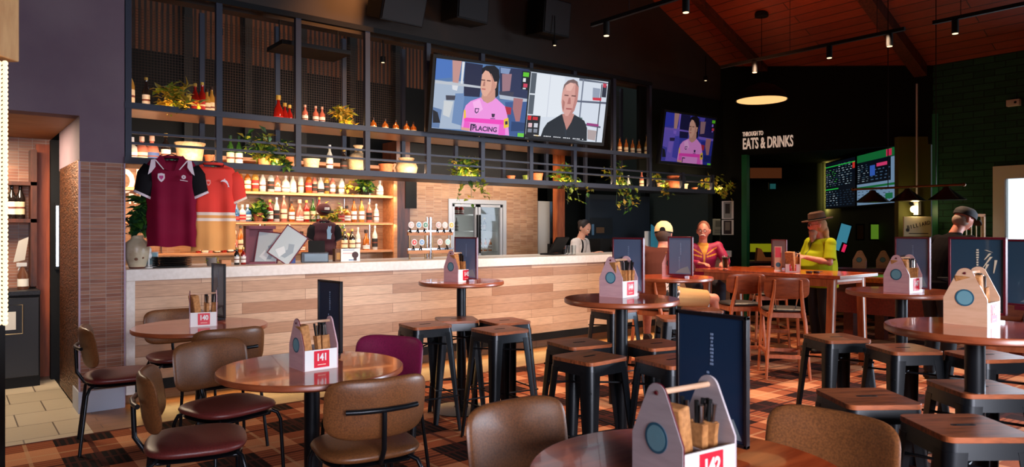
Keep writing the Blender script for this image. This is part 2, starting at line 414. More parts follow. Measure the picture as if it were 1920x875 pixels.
# rear wall behind the bar
m = MB().m(DARKW); m.box(-3, 15, 9.4, 9.6, -.1, 6.1); struct(m, 'wall_rear')
m = MB().m(SLATW); m.box(XC1, 9.4, 9.0, 9.06, 3.5, 5.4); m.m(BLACK); m.box(XC1, 9.4, 9.0, 9.08, 2.4, 3.5)
m.box(XC1, 9.4, 8.6, 9.06, 2.34, 2.4); m.m(mat('post_slats', (16,14,13), .6))
for x in [XC1 + .35 + .7*i for i in range(11)]: m.box(x, x+.09, 8.9, 9.0, 2.4, 5.4)
struct(m, 'wall_rear_slats')
XT0, XT1, YT = onY(763, 430, 8.3).x, onY(1008, 430, 8.3).x, 8.3
BW0, BW1 = XC1, onY(724, 430, 8.5).x
m = MB().m(TILEB); m.box(BW0, BW1, 8.5, 8.6, 0, 2.2).m(BLACK).box(BW0, BW1, 8.5, 8.6, 2.2, 2.34); struct(m, 'wall_back_bar')
FR0, FR1, FRT = onY(840, 430, YT).x, onY(948, 430, YT).x, onY(890, 374, YT).z
m = MB().m(TILEB); m.box(XT0, FR0, YT, YT+.12, 0, 2.2); m.box(FR1, XT1, YT, YT+.12, 0, 2.2); m.box(FR0, FR1, YT, YT+.12, FRT, 2.2).m(BLACK).box(XT0, XT1, YT, YT+.12, 2.2, 2.6); struct(m, 'wall_tiled_fridge')
m = MB().m(DKWOOD); m.box(BW1, XT0, 8.22, 8.6, 0, 2.6); m.m(BLACK).box(BW1+.13, BW1+.30, 8.21, 8.22, 1.72, 2.12); struct(m, 'pillar_dark_timber')
# right wall, with its window / door
XR = 10.45
wy0, wy1 = onX(1950, 430, XR).y, onX(1863, 430, XR).y
m = MB().m(GREENW); yr = onX(1749, 430, XR).y
m.box(XR, XR+.2, wy1, yr, -.1, 6.1); m.box(XR, XR+.2, -4.2, wy0, -.1, 6.1); m.box(XR, XR+.2, wy0, wy1, 2.24, 6.1)
m.m(GREENL).box(XR-.012, XR+.2, yr-.07, yr+.004, 0, 3.0)
struct(m, 'wall_right')
m = MB().m(WHITE)
m.box(XR-.03, XR+.1, wy1-.13, wy1, 0, 2.24); m.box(XR-.03, XR+.1, wy0, wy0+.13, 0, 2.24); m.box(XR-.03, XR+.1, wy0+.13, wy1-.13, 2.08, 2.24)
m.box(XR-.02, XR+.06, wy0+.13, wy1-.13, 1.06, 1.10); m.m(GLASSM).box(XR+.02, XR+.026, wy0+.13, wy1-.13, 0, 2.08)
struct(m, 'window_1')
m = MB().m(mat('terrace_paving', (210, 206, 200), .8)); m.box(XR+.2, 30, -14, 3.6, -.12, -.02); struct(m, 'ground_outside')
# header wall with the through opening
A = Vector((9.62, 6.75, 0)); Pp = Vector((XR, yr, 0)); dv = (Pp - A); L_h = dv.length; dn = dv.normalized(); ang_h = math.atan2(dn.y, dn.x)
HB = 2.60
m = MB().m(DARKW).at(A, rz=ang_h); m.box(0, L_h, 0, .12, HB, 6.1); m.box(0, .36, 0, .12, 0, HB); m.M = Matrix.Identity(4)
struct(m, 'wall_header')
m = MB().m(GREENL).at(A, rz=ang_h); m.box(.34, .42, -.03, .12, 0, HB); struct(m, 'trim_1')
# passage / games room beyond
m = MB().m(DARKW); m.box(10.5, 13.4, 4.2, 11, HB+.12, HB+.2); m.box(9.62, 10.5, 6.9, 11, HB+.12, HB+.2); struct(m, 'ceiling_games_room')
m = MB().m(mat('games_wall', (30, 40, 34), .8)); m.box(13.2, 13.4, 4.15, 11, -.1, 6); m.box(10.65, 13.4, 4.15, 4.25, -.1, 6); m.box(9.5, 15.2, 10.9, 11.1, -.1, 6); m.box(9.5, 9.62, 6.9, 11, -.1, 6); struct(m, 'wall_games_room')

# ------------------------------------------------------------------ bar counter
ZC = 1.115
ctr = thing('bar_counter', 'long bar counter clad in mixed timber planks under a pale stone top', 'bar counter', (XC1, V0, 0))
def pc(mb, nm, **k):
    mb_v = [(x - XC1, y - V0, z) for (x, y, z) in mb.v]; mb.v = mb_v; return mb.obj(nm, ctr, **k)
pc(MB().m(STONE).box(XC1, XEND, V0-.03, V0+.72, ZC-.095, ZC), 'stone_worktop', bevel=.004)
pc(MB().m(STONE).box(XC1, XSTONE, V0-.03, V0+.72, .1, ZC-.095), 'stone_end_panel', bevel=.003)
pc(MB().m(CLAD).box(XSTONE, XEND, V0, V0+.05, .20, ZC-.095), 'timber_cladding')
pc(MB().m(BLACK).box(XSTONE, XEND, V0-.02, V0+.05, .115, .2), 'plinth_rail')
pc(MB().m(PLANKF).box(XC1, XEND, V0+.14, V0+.18, 0, .115), 'kick_board')
pc(MB().m(BLACK).box(XC1+.03, XEND-.03, V0+.05, V0+.68, .14, ZC-.1), 'carcass')
# white stand at the end of the counter
p = onY(1342, 430, V0+.9); q = onY(1376, 430, V0+.9)
st = thing('display_stand', 'white open display stand with a timber back at the far end of the bar', 'stand', (p.x, V0+.9, 0))
w_ = q.x - p.x; zt = onY(1360, 466, V0+.9).z
m = MB().m(WHITE).box(0, w_, 0, .4, zt-.04, zt).box(w_-.07, w_, 0, .4, 0, zt-.04); m.obj('frame', st, bevel=.003)
MB().m(SHELFW).box(.0, w_-.07, .3, .34, 0, zt-.04).obj('timber_back', st)

# ------------------------------------------------------------------ gantry over the bar
SP = .715
gx = [XC1 + .02 + SP*i for i in range(12)]; gx = [x for x in gx if x < 9.6]
gan = thing('bar_gantry', 'charcoal steel gantry of open shelves running above the whole bar', 'gantry shelf', (0, V0, 0))
def gobj(mb, nm, **k):
    mb.v = [(x, y - V0, z) for (x, y, z) in mb.v]; return mb.obj(nm, gan, **k)
GU = gx[9]
for i, x in enumerate(gx):
    tz = 3.46 if i < 10 else 2.26
    gobj(MB().m(STEELB).box(x-.026, x+.026, V0, V0+.05, 1.985, tz), 'front_post')
    gobj(MB().m(STEELB).box(x-.022, x+.022, V0+.53, V0+.57, 1.985, tz), 'rear_post')
gobj(MB().m(STEELB).box(gx[0]-.026, gx[-1]+.026, V0-.01, V0+.05, 1.975, 2.03), 'lower_beam')
gobj(MB().m(STEELB).box(gx[0]-.026, GU+.026, V0-.005, V0+.045, 2.425, 2.475), 'upper_beam')
gobj(MB().m(BLACK).box(gx[0]-.026, GU+.026, V0-.005, V0+.045, 3.42, 3.47), 'top_beam')  # top beam coloured blacker than the other steel to hold its shade
gobj(MB().m(STEELB).box(gx[0], gx[-1], V0+.005, V0+.03, 2.135, 2.155), 'guard_rail')
gobj(MB().m(STEELB).box(gx[0], gx[-1], V0+.005, V0+.03, 2.222, 2.242), 'guard_rail')
gobj(MB().m(STEEL).box(gx[0], gx[-1], V0+.05, V0+.55, 1.98, 2.0), 'lower_shelf')
gobj(MB().m(mat('bronze_shelf', (84, 56, 40), .3, .8)).box(gx[0], GU, V0+.05, V0+.55, 2.43, 2.45), 'upper_shelf')
WIRE = mat('mesh_wire', (70, 52, 40), .45, .5)
for i in range(len(gx)-1):
    if 4 <= i <= 6 or i > 8: continue
    m = MB().m(WIRE); a, b = gx[i]+.03, gx[i+1]-.03
    n = 26
    for k in range(n+1):
        x = a + (b-a)*k/n; m.box(x-.0015, x+.0015, V0+.54, V0+.543, 2.46, 3.42)
    for k in range(38):
        z = 2.46 + .96*k/38; m.box(a, b, V0+.537, V0+.54, z-.0015, z+.0015)
    gobj(m, 'wire_mesh', smooth=False)
vp = onY(580, 96, V0+.3)
vt = MB().m(BLACK).box(-.35, .35, -.2, .2, -.02, .02).cyl((-.3,0,.02), (-.3,0,.35), .006).cyl((.3,0,.02), (.3,0,.35), .006).obj('ceiling_panel'); vt.location = vp
tag(vt, 'flat black panel hung high inside the bar gantry', 'ceiling panel')

# ------------------------------------------------------------------ back bar shelving
ZS = [onY(600, 363, 8.3).z, onY(600, 416, 8.3).z, onY(600, 470, 8.3).z]
bb = thing('back_bar_unit', 'timber back bar unit with three lit bottle shelves and a dark base', 'shelving', (BW0, 8.2, 0))
for i, z in enumerate(ZS):
    x0 = 0 if i < 2 else 0
    MB().m(SHELFW).box(x0, BW1-BW0, .02, .3, z-.03, z).obj('shelf', bb, bevel=.002)
MB().m(SHELFW).box(BW1-BW0-.05, BW1-BW0, 0, .3, 0, 2.3).obj('side_panel', bb)
MB().m(SHELFW).box(0, BW1-BW0-.05, 0, .3, 2.22, 2.26).obj('top_panel', bb)
for k in range(9):
    x = .35 + k*.36; MB().m(CHROME).box(x-.004, x+.004, .285, .297, ZS[2], 2.2).obj('shelf_upright', bb)
MB().m(BLACK).box(0, BW1-BW0, -.1, .3, 0, ZS[2]-.15).obj('base_cupboard', bb)

# double door fridge in the tiled wall
FL = mat('fridge_frame', (190, 190, 192), .4, .3); FI = mat('fridge_liner', (240, 240, 236), .5)
fr = thing('display_fridge', 'tall double door display fridge lit white inside, set in the tiled wall', 'fridge', (FR0, YT, 0))
fw = FR1 - FR0
MB().m(FI).box(0, fw, .55, .57, 0, FRT).box(0, .03, .1, .55, 0, FRT).box(fw-.03, fw, .1, .55, 0, FRT).box(0, fw, .1, .55, FRT-.05, FRT).obj('cabinet', fr)
MB().m(FL).box(0, .06, -.02, .1, .85, FRT).box(fw-.06, fw, -.02, .1, .85, FRT).box(.06, fw-.06, -.02, .1, FRT-.06, FRT).obj('surround', fr)
for s in (0, 1):
    a = .07 + s*(fw/2 - .06); b = a + fw/2 - .08
    d = MB().m(FL).box(a, a+.035, -.01, .05, .85, FRT-.07).box(b-.035, b, -.01, .05, .85, FRT-.07).box(a, b, -.01, .05, FRT-.105, FRT-.07).obj('door', fr)
    MB().m(BLACK).box((b-.02 if s == 0 else a+.005), (b-.005 if s == 0 else a+.02), -.04, -.01, 1.1, 1.65).obj('handle', d)
    MB().m(GLASSM).box(a+.035, b-.035, .02, .026, .85, FRT-.105).obj('glass', d)
for z in (1.12, 1.42, 1.66):
    MB().m(FI).box(.03, fw-.03, .16, .52, z-.012, z).obj('shelf', fr)
for k in range(3):
    area('fridge_light', (FR0 + (.045, fw/2, fw-.045)[k], YT+.09, 1.35), ((.6, 1, 0), (0, 1, 0), (-.6, 1, 0))[k], .03, .9, 6, (.95, .97, 1))

# white cold room door and timber post beyond the tiles
p0, p1 = onY(1009, 430, 8.35).x, onY(1034, 430, 8.35).x
d = MB().m(mat('coldroom_white', (206, 200, 190), .45)).box(p0, p1, 8.35, 8.4, 0, onY(1020, 377, 8.35).z).m(CHROME).box(p1-.05, p1-.0, 8.33, 8.35, .0, onY(1020, 377, 8.35).z)
struct(d, 'door_1')
p0, p1 = onY(1045, 430, 7.9).x, onY(1059, 430, 7.9).x
struct(MB().m(BARW).box(p0, p1, 7.9, 8.0, 0, 2.6), 'trim_2')
struct(MB().m(DARKW).box(onY(1034, 430, 8.5).x, onY(1106,430,8.5).x, 8.5, 8.6, 0, 2.4), 'wall_service')
p0, p1 = onY(1106, 430, 8.0).x, onY(1218, 430, 8.0).x
struct(MB().m(mat('slate_panel', (38, 50, 62), .7)).box(p0, p1, 8.0, 8.1, 0, onY(1160, 366, 8.0).z), 'wall_service_panel')
struct(MB().m(DARKW).box(p1, 9.62, 8.1, 8.2, 0, 2.6), 'wall_notices')

# left hall: timber post, light, cabinets
post_s = onZ(84, 705, 0)
struct(MB().m(wood('hall_post', (176, 84, 44), (140, 60, 30), .35, None, (12, 12, 1))).at((post_s.x, post_s.y, 0)).box(-.075, .075, -.03, .12, 0, 2.27), 'trim_3')
ls = onZ(108, 712, 0)
struct(MB().m(BLACK).at((ls.x, ls.y+.05, 0)).box(-.05, .055, 0, .1, 0, 2.3), 'trim_4')
lp = MB().m(BLACK).box(-.02, .02, 0, .03, 0, .64).m(mat('tube_light', (255,255,255), .5, emit=(225, 235, 255), es=5)).box(-.010, .010, -.006, 0, .03, .61).obj('strip_light')
lp.location = (ls.x+.0, ls.y+.02, onY(108, 505, ls.y).z); tag(lp, 'bright vertical strip light beside the timber post in the hall', 'light')
YB = 8.35
struct(MB().m(TILEC).box(-3, XC0, YB+.02, YB+.1, 0, 2.4), 'wall_hall_rear')
struct(MB().m(wood('hall_soffit', (170, 128, 92), (150, 108, 76), .6, None, (1,6,6))).box(-3, XC0, V0+.2, YB, 2.33, 2.37), 'ceiling_hall')
hc = thing('hall_cupboard', 'black hall cupboard with a dark worktop beneath the lit bottle shelves', 'cupboard', (-1.2, YB-.5, 0))
xr = post_s.x + 1.2 - .08
MB().m(BLACK).box(0, xr, 0, .5, 0, .84).obj('carcass', hc); MB().m(STEEL).box(-.02, xr+.0, -.03, .5, .84, .88).obj('worktop', hc, bevel=.003)
for k in range(3): MB().m(mat('hall_door_black', (20,20,22), .35)).box(xr-.42*(k+1)+.01, xr-.42*k-.01, -.02, 0, .1, .82).obj('door', hc, bevel=.003)
hs = thing('hall_shelf', 'dark timber wall shelves holding bottles in the left hall', 'shelf', (-1.2, YB-.22, 0))
for z in (onY(35, 410, YB-.2).z, onY(35, 340, YB-.2).z): MB().m(DKWOOD).box(0, xr, 0, .22, z-.035, z).obj('shelf_board', hs)
MB().m(DKWOOD).box(xr-.05, xr, 0, .22, .9, 2.2).obj('upright', hs)
area('hall_shelf_led', (-.3, YB-.1, 2.05), (0, .3, -1), 1.6, .03, 4, WARM)
area('hall_shelf_led', (-.3, YB-.1, onY(35,340,YB-.2).z-.05), (0, .3, -1), 1.6, .03, 3, WARM)
# lit bead pillar at the extreme left, timber capital above
lpv = atD(-3, 3.2)
lc = thing('bead_light_column', 'column of warm glowing glass beads at the edge of the left hall', 'column light', (lpv.x, lpv.y, 0), AX - pi/2)
BEAD = mat('bead_glow', (255, 214, 160), .3, emit=(255, 222, 176), es=1.5)
m = MB().m(BEAD)
for k in range(60):
    for j in range(2): m.ball((.016 + .028*j - .014, 0, 1.02 + k*.0198), .0125, 8, 5)
m.obj('beads', lc); MB().m(BLACK).box(-.06, -.012, .0, .06, 0, 2.2).obj('backing', lc)
cp = MB().m(wood('capital_timber', (220, 168, 112), (196, 140, 88), .5, None, (4, 4, 1))).box(-.10, .012, -.06, .12, 2.22, 2.75).obj('capital', lc, bevel=.006)

# ------------------------------------------------------------------ round tables
def table(x, y, h, r, label, group):
    t = thing('round_table', label, 'table', (x, y, 0), 0, group)
    m = MB().m(RIMW).lathe([(0, h-.034), (r-.012, h-.034), (r, h-.026), (r, h-.006), (r-.004, h-.001)], 64)
    m.m(TOPW).lathe([(r-.004, h-.001), (0, h)], 64); m.obj('tabletop', t, ang=50)
    MB().m(STOOLM).cyl((0,0,.02), (0,0,h-.05), .038, n=24).obj('pedestal', t)
    MB().m(STOOLM).box(-.14, .14, -.02, .02, h-.05, h-.034).box(-.02, .02, -.14, .14, h-.05, h-.034).obj('top_bracket', t)
    MB().m(STOOLM).lathe([(0, 0), (.235, 0), (.24, .006), (.20, .014), (.06, .026), (.045, .05), (0, .05)], 40).obj('base', t)
    return t
HT, HL = 1.03, .765
TB = {}
def tpos(px, y, h):
    p = onZ(px, y, h); return p.x, p.y
gt, gl = 'bar height round tables', 'dining height round tables'
TB[145] = tpos(865, 526, HT); TB[144] = tpos(1165, 558, HT); TB[146] = tpos(1262, 518, HT); TB[147] = tpos(1690, 544, HT); TB[143] = tpos(1828, 612, HT)
TB[140] = tpos(377, 609, HL); TB[141] = tpos(585, 686, HL); TB[142] = tpos(1290, 884, HL)
near = {145: 'closest to the bar taps, with caddy 145', 144: 'standing mid-room with caddy 144', 146: 'beside the man in the cream cap',
        147: 'behind the table with caddy 143', 143: 'lit by the window, carrying caddy 143', 140: 'beside the tiled pillar, carrying caddy 140',
        141: 'with olive chairs around it, carrying caddy 141', 142: 'cut off by the bottom of the view, carrying caddy 142'}
for k, (x, y) in TB.items():
    hi = k in (143, 144, 145, 146, 147)
    table(x, y, HT if hi else HL, .342 if hi else .445, ('bar height' if hi else 'low') + ' round timber table ' + near[k], gt if hi else gl)

# ------------------------------------------------------------------ caddies, pouches, menus
def house(w, h, hs):
    """end panel outline: straight sides to hs, then a rounded peak"""
    pts = [(-w/2, 0), (w/2, 0), (w/2, hs)]; r = w*.20
    n = 9; a0 = radians(28)
    for k in range(n+1):
        a = a0 + (pi - 2*a0)*k/n; pts.append((r*cos(a), h - r + r*sin(a)))
    pts.append((-w/2, hs)); return pts
CW, CL, CHH = .165, .178, .245
def caddy(x, y, z, num, wood_, rz=0, sc=1, face='y', simple=False, lab=''):
    t = thing('table_caddy', lab, 'caddy', (x, y, z), rz, 'table number caddies')
    if sc != 1: t.scale = (sc,)*3
    for s in (-1, 1):
        m = MB().m(wood_); m.prism(house(CW, CHH, .115), s*(CL/2-.006), s*CL/2, 'x'); e = m.obj('end_panel', t)
        rim = [(p[0]*1.012, p[1]*1.004) for p in house(CW, CHH, .115)]
        if s < 0:
            MB().m(MENUF).prism(rim, -(CL/2-.0055), -(CL/2-.0015), 'x').obj('burnt_edge', e)
            b = MB().m(TEAL).at((-CL/2-.0006, 0, .118), ry=-pi/2).lathe([(0,0),(.036,0),(.036,.0012),(0,.0012)], 28).m(TEALD)
            b.lathe([(.0285,.0013),(.0300,.0013),(.0300,.0016),(.0285,.0016)], 28); b.lathe([(0,.0013),(.009,.0013),(.009,.0017),(0,.0017)], 6); b.obj('round_badge', e)
            MB().m(MENUF).at((-CL/2-.001, 0, CHH-.022), ry=-pi/2).lathe([(0,0),(.0045,0),(.0045,.002),(0,.002)], 10).obj('dowel_end', e)
    m = MB().m(WHITE)
    m.box(-CL/2+.006, CL/2-.006, -CW/2, -CW/2+.005, 0, .098).box(-CL/2+.006, CL/2-.006, CW/2-.005, CW/2, 0, .098)
    m.m(wood_).box(-CL/2+.006, CL/2-.006, -CW/2+.005, CW/2-.005, .002, .007).box(-.003, .003, -CW/2+.005, CW/2-.005, .007, .09)
    m.obj('tray', t)
    lb = MB().m(RED).box(-.036, .042, -CW/2-.0015, -CW/2, .012, .092).obj('number_plate', t)
    if num:
        text(num, .046, plane_M((.003, -CW/2-.0022, .060), (1,0,0), (0,0,1)), WHITE, lb, 'numeral', .0006, .0020, .82)
        MB().m(CREAM).box(-.018, .024, -CW/2-.002, -CW/2-.0014, .024, .027).obj('small_print', lb)
    MB().m(PALEW).cyl((-CL/2, 0, CHH-.022), (CL/2, 0, CHH-.022), .007).obj('handle', t)
    return t
FORKM = mat('cutlery_steel', (190, 188, 186), .2, 1)
def pouch0():
    t = thing('cutlery_pouch', 'x', 'cutlery pouch')
    m = MB().m(KRAFT); m.add([(-.014,-.006,0),(.014,-.006,0),(.014,.006,0),(-.014,.006,0),(-.018,-.010,.15),(.018,-.010,.15),(.018,.010,.15),(-.018,.010,.15)],
          [(0,3,2,1),(0,1,5,4),(1,2,6,5),(2,3,7,6),(3,0,4,7),(4,5,6,7)]); m.obj('sleeve', t)
    MB().m(FORKM).tube([(-.005,0,.12),(-.006,0,.17),(-.007,0,.20)], [.004,.0045,.006], 6).obj('fork_handle', t)
    MB().m(BLACK).tube([(.006,0,.12),(.007,.001,.18),(.007,.002,.21)], [.005,.006,.006], 6).obj('knife_handle', t)
    return t
def napkins0():
    t = MB().m(KRAFT).box(-.05, .05, -.022, .022, 0, .205).obj('napkin_stack', bevel=.006); tag(t, 'x', 'napkins'); return t
PO, NA = pouch0(), napkins0(); used = {'p': False, 'n': False}
def place(kind, loc, rz, label, group, tilt=(0,0)):
    src = PO if kind == 'p' else NA
    if not used[kind]: o = src; used[kind] = True; o['label'] = label; o['group'] = group; o.location = loc; o.rotation_euler = (tilt[0], tilt[1], rz)
    else:
        o = dup(src, loc, rz, label, group); o.rotation_euler = (tilt[0], tilt[1], rz)
    return o
WH = {140: 'lilac caddy near the tiled pillar', 141: 'lilac caddy among the olive chairs', 145: 'pink caddy in front of the beer taps', 144: 'pink caddy on the middle bar table', 146: 'pink caddy by the cream cap', 147: 'pink caddy next to the charcoal-clad man', 143: 'tan caddy at the window side', 142: 'big grey-lilac caddy closest to the camera', 148: 'small communal table caddy'}
def fill(x, y, z, num, n=5):
    rr = random.Random(num)
    place('n', (x-.040, y-.008, z+.012), radians(90 + rr.uniform(-6, 6)), 'folded kraft napkins in the ' + WH[num], 'napkin stacks in caddies', (radians(-8), 0))
    for k in range(n):
        place('p', (x + .012 + .0165*(k % 4)*1.0, y - .045 + .034*(k//4) + rr.uniform(-.006, .006), z+.010), radians(90 + rr.uniform(-12, 12)),
              'brown paper cutlery pouch standing in the ' + WH[num], 'cutlery pouches in the ' + WH[num], (radians(rr.uniform(-7, 7)), radians(rr.uniform(-5, 9))))
cspec = {140: (381, 609, PINKW), 141: (588, 688, PINKW), 145: (861, 527, PINKW), 144: (1160, 555, PINKW), 146: (1267, 518, PINKW), 147: (1693, 547, PINKW), 143: (1822, 606, PALEW)}
desc = {140: 'lilac-ended caddy numbered 140 near the tiled pillar', 141: 'lilac-ended caddy numbered 141 on the low table with olive chairs', 145: 'pink house-shaped caddy numbered 145 below the beer taps',
        144: 'pink house-shaped caddy numbered 144 on the mid-room bar table', 146: 'small pink caddy in front of the man in the cream cap', 147: 'pink caddy numbered 147 standing beside the slate menu board',
        143: 'tan caddy numbered 143 with its teal badge facing out by the window', 142: 'large grey-lilac caddy numbered 142 nearest the camera'}
GREYW = wood('grey_lilac_ply', (186, 172, 176), (170, 156, 160), .6, None, (2, 2, 12))
for k, (px, py, wd) in cspec.items():
    z = HL if k in (140, 141) else HT
    p = onZ(px, py, z); rz = {143: 2, 144: 10, 145: 8, 146: 8, 147: -3, 140: -14, 141: 2}[k]
    caddy(p.x, p.y, z, str(k), wd, radians(rz), lab=desc[k]); fill(p.x, p.y, z, k)
p = onZ(1282, 902, HL); caddy(p.x, p.y, HL, '142', GREYW, radians(-6), 1.12, lab=desc[142]); fill(p.x+.01, p.y+.01, HL, 142, 6)

def menu(px, D, z, face, labl, rz=0, w=.245, h=.345, tilt=0, art=0):
    p = atD(px, D, z); t = thing('menu_board', labl, 'menu', p, rz, 'framed table menus')
    t.rotation_euler = (0, radians(tilt), rz)
    f = MB().m(MENUF if face is not NAVYD else mat('menu_black_frame', (22, 16, 20), .35))
    e = .011
    f.box(-.010, .008, -w/2, w/2, .02, .02+e).box(-.010, .008, -w/2, w/2, h-e, h).box(-.010, .008, -w/2, -w/2+e, .02, h).box(-.010, .008, w/2-e, w/2, .02, h)
    f.box(-.03, .03, -w/4, w/4, 0, .02); f.obj('frame', t, bevel=.0015)
    MB().m(face).box(-.004, .006, -w/2+e, w/2-e, .02+e, h-e).obj('page', t)
    m = MB().m(CREAM if art else mat('faint_ink', (122, 140, 168), .5)); rr = random.Random(px)
    for c_ in range(2):
        zz = h*.86 - (.12 if c_ else 0)
        for k in range(9):
            zz -= .0115; hw = rr.uniform(.003, .006); m.box(-.0052, -.004, .014*c_ - hw - .004, .014*c_ + hw - .004, zz, zz+.007)
    if art:
        for (a, b, c_, d) in ((-.06, .30, -.035, .27), (-.065, .285, -.03, .235), (-.085, .27, -.075, .21), (-.05, .25, -.035, .215), (-.04, .315, -.07, .305)):
            m.add([(-.0052, a-.006, b), (-.0052, a+.006, b), (-.0052, c_+.002, d), (-.0052, c_-.002, d)], [(0,1,2,3)])
    m.obj('printed_lettering', t, smooth=False)
    MB().m(mat('page_glow_print', (120, 134, 140), .4)).prism([(-w/2+.02, .04), (w/2-.07, .04), (w/2-.12, .075), (-w/2+.05, .10)], -.0046, -.004, 'x').obj('printed_wave', t)
    return t
menu(410, 5.35, HL, NAVYD, 'tall dark violet menu board behind caddy 140', radians(4), .25, .42)
menu(619, 3.85, HL, NAVYD, 'midnight blue menu board behind caddy 141', radians(4), .25, .40)
menu(874, 5.62, HT, SLATE, 'slate blue menu board just in front of the display fridge', radians(10), .25, .35)
menu(1178, 4.45, HT, SLATE, 'slate blue menu board on the middle bar table', radians(2), .25, .36)
menu(1276, 6.05, HT, SLATE, 'slate blue menu board in front of the man in the maroon jacket', radians(4), .245, .35)
menu(1711, 4.72, HT, SLATE, 'slate blue menu board overlapping the man in charcoal', radians(-14), .25, .36)
menu(1832, 3.32, HT, NAVY, 'large teal menu board printed with cream cocktail art behind caddy 143', radians(-10), .255, .375, 0, 1)
menu(1334, 2.22, HL, NAVYD, 'big dark navy menu board nearest the camera behind caddy 142', radians(0), .262, .415)
menu(1930, 3.6, HT, NAVY, 'teal menu board half cut off at the right border', radians(-10), .22, .36)

# ------------------------------------------------------------------ upholstered chairs
def make_chair(name='dining_chair'):
    t = thing(name, 'x', 'chair')
    s = MB().m(OXB); s.at((0, .0, .455), rx=pi/2).pad(.46, .44, .062, 3.2, 0, 0, 40); s.obj('seat', t, ang=70)
    MB().m(STOOLM).at((0, 0, .418), rx=pi/2).pad(.42, .40, .02, 3.2).obj('seat_pan', t)
    b = MB().m(LEATH); b.at((0, -.215, .665), rx=radians(9)).pad(.465, .275, .048, 4.4, .065, 0, 44); b.obj('backrest', t, ang=70)
    for sx in (-1, 1):
        MB().m(STOOLM).tube([(sx*.16, .17, .425), (sx*.185, .19, .41), (sx*.20, .20, .37), (sx*.215, .215, .0)], .0105, 10).obj('leg', t)
        MB().m(STOOLM).tube([(sx*.15, -.16, .425), (sx*.18, -.19, .41), (sx*.195, -.205, .37), (sx*.225, -.245, .0)], .0105, 10).obj('leg', t)
    MB().m(STOOLM).tube([(-.15, .17, .41), (.15, .17, .41)], .009).tube([(-.15, -.16, .41), (.15, -.16, .41)], .009).tube([(-.15, -.16, .41), (-.15, .17, .41)], .009).tube([(.15, -.16, .41), (.15, .17, .41)], .009).obj('seat_frame', t)
    MB().m(STOOLM).tube([(0, -.12, .405), (0, -.215, .43), (0, -.258, .50), (0, -.264, .665)], .0115).obj('back_stem', t)
    MB().m(STOOLM).tube([(-.16, -.236, .67), (-.10, -.256, .67), (0, -.268, .67), (.10, -.256, .67), (.16, -.236, .67)], .0115).obj('back_bracket', t)
    return t
CH0 = None; CHP = None
SEATC = {}
def chair(bx, D, fa, label, plum=False, tan=False):
    """backrest centre at pixel column bx and distance D, facing fa"""
    global CH0
    f = rel(fa); p = atD(bx, D); x, y = p.x + cos(f)*.215, p.y + sin(f)*.215
    if CH0 is None:
        CH0 = make_chair(); o = CH0; o.location = (x, y, 0); o.rotation_euler = (0, 0, f - pi/2)
    else: o = dup(CH0, (x, y, 0), f - pi/2)
    o['label'] = label; o['group'] = 'upholstered dining chairs'
    if tan or plum:
        for ch in o.children:
            if ch.name.split('.')[0] == 'seat':
                if 'tan' not in SEATC: SEATC['tan'] = ch.data.copy(); SEATC['tan'].materials[0] = mat('olive_leather')
                ch.data = SEATC['tan']
    if plum:
        for ch in o.children:
            if ch.name.startswith(('backrest',)):
                ch.data = ch.data.copy(); ch.data.materials[0] = PLUM; ch['label'] = 'plum leather front'
    return o
bpy.context.view_layer.update()
chair(386, 4.10, -125, 'olive-backed chair with oxblood seat between tables 140 and 141')
chair(714, 3.08, 30, 'olive leather chair turned away at table 141, showing its black back bracket', tan=True)
chair(272, 3.24, -66, 'olive chair seen side-on nearest the lower left, oxblood seat toward table 141')
chair(158, 4.72, -58, 'oxblood chair standing against the tiled pillar')
chair(434, 4.62, 38, 'olive chair with back bracket tucked against table 140', tan=True)
chair(326, 5.72, -143, 'chair between table 140 and the bar front, only its backrest top visible')
chair(738, 4.28, 158, 'plum-backed chair on the bar side of table 141', True)
chair(955, 2.66, -142, 'tan leather chair on the bar side of the nearest table 142', tan=True)
chair(1568, 2.50, 132, 'brown chair on the stool side of the nearest table 142', tan=True)

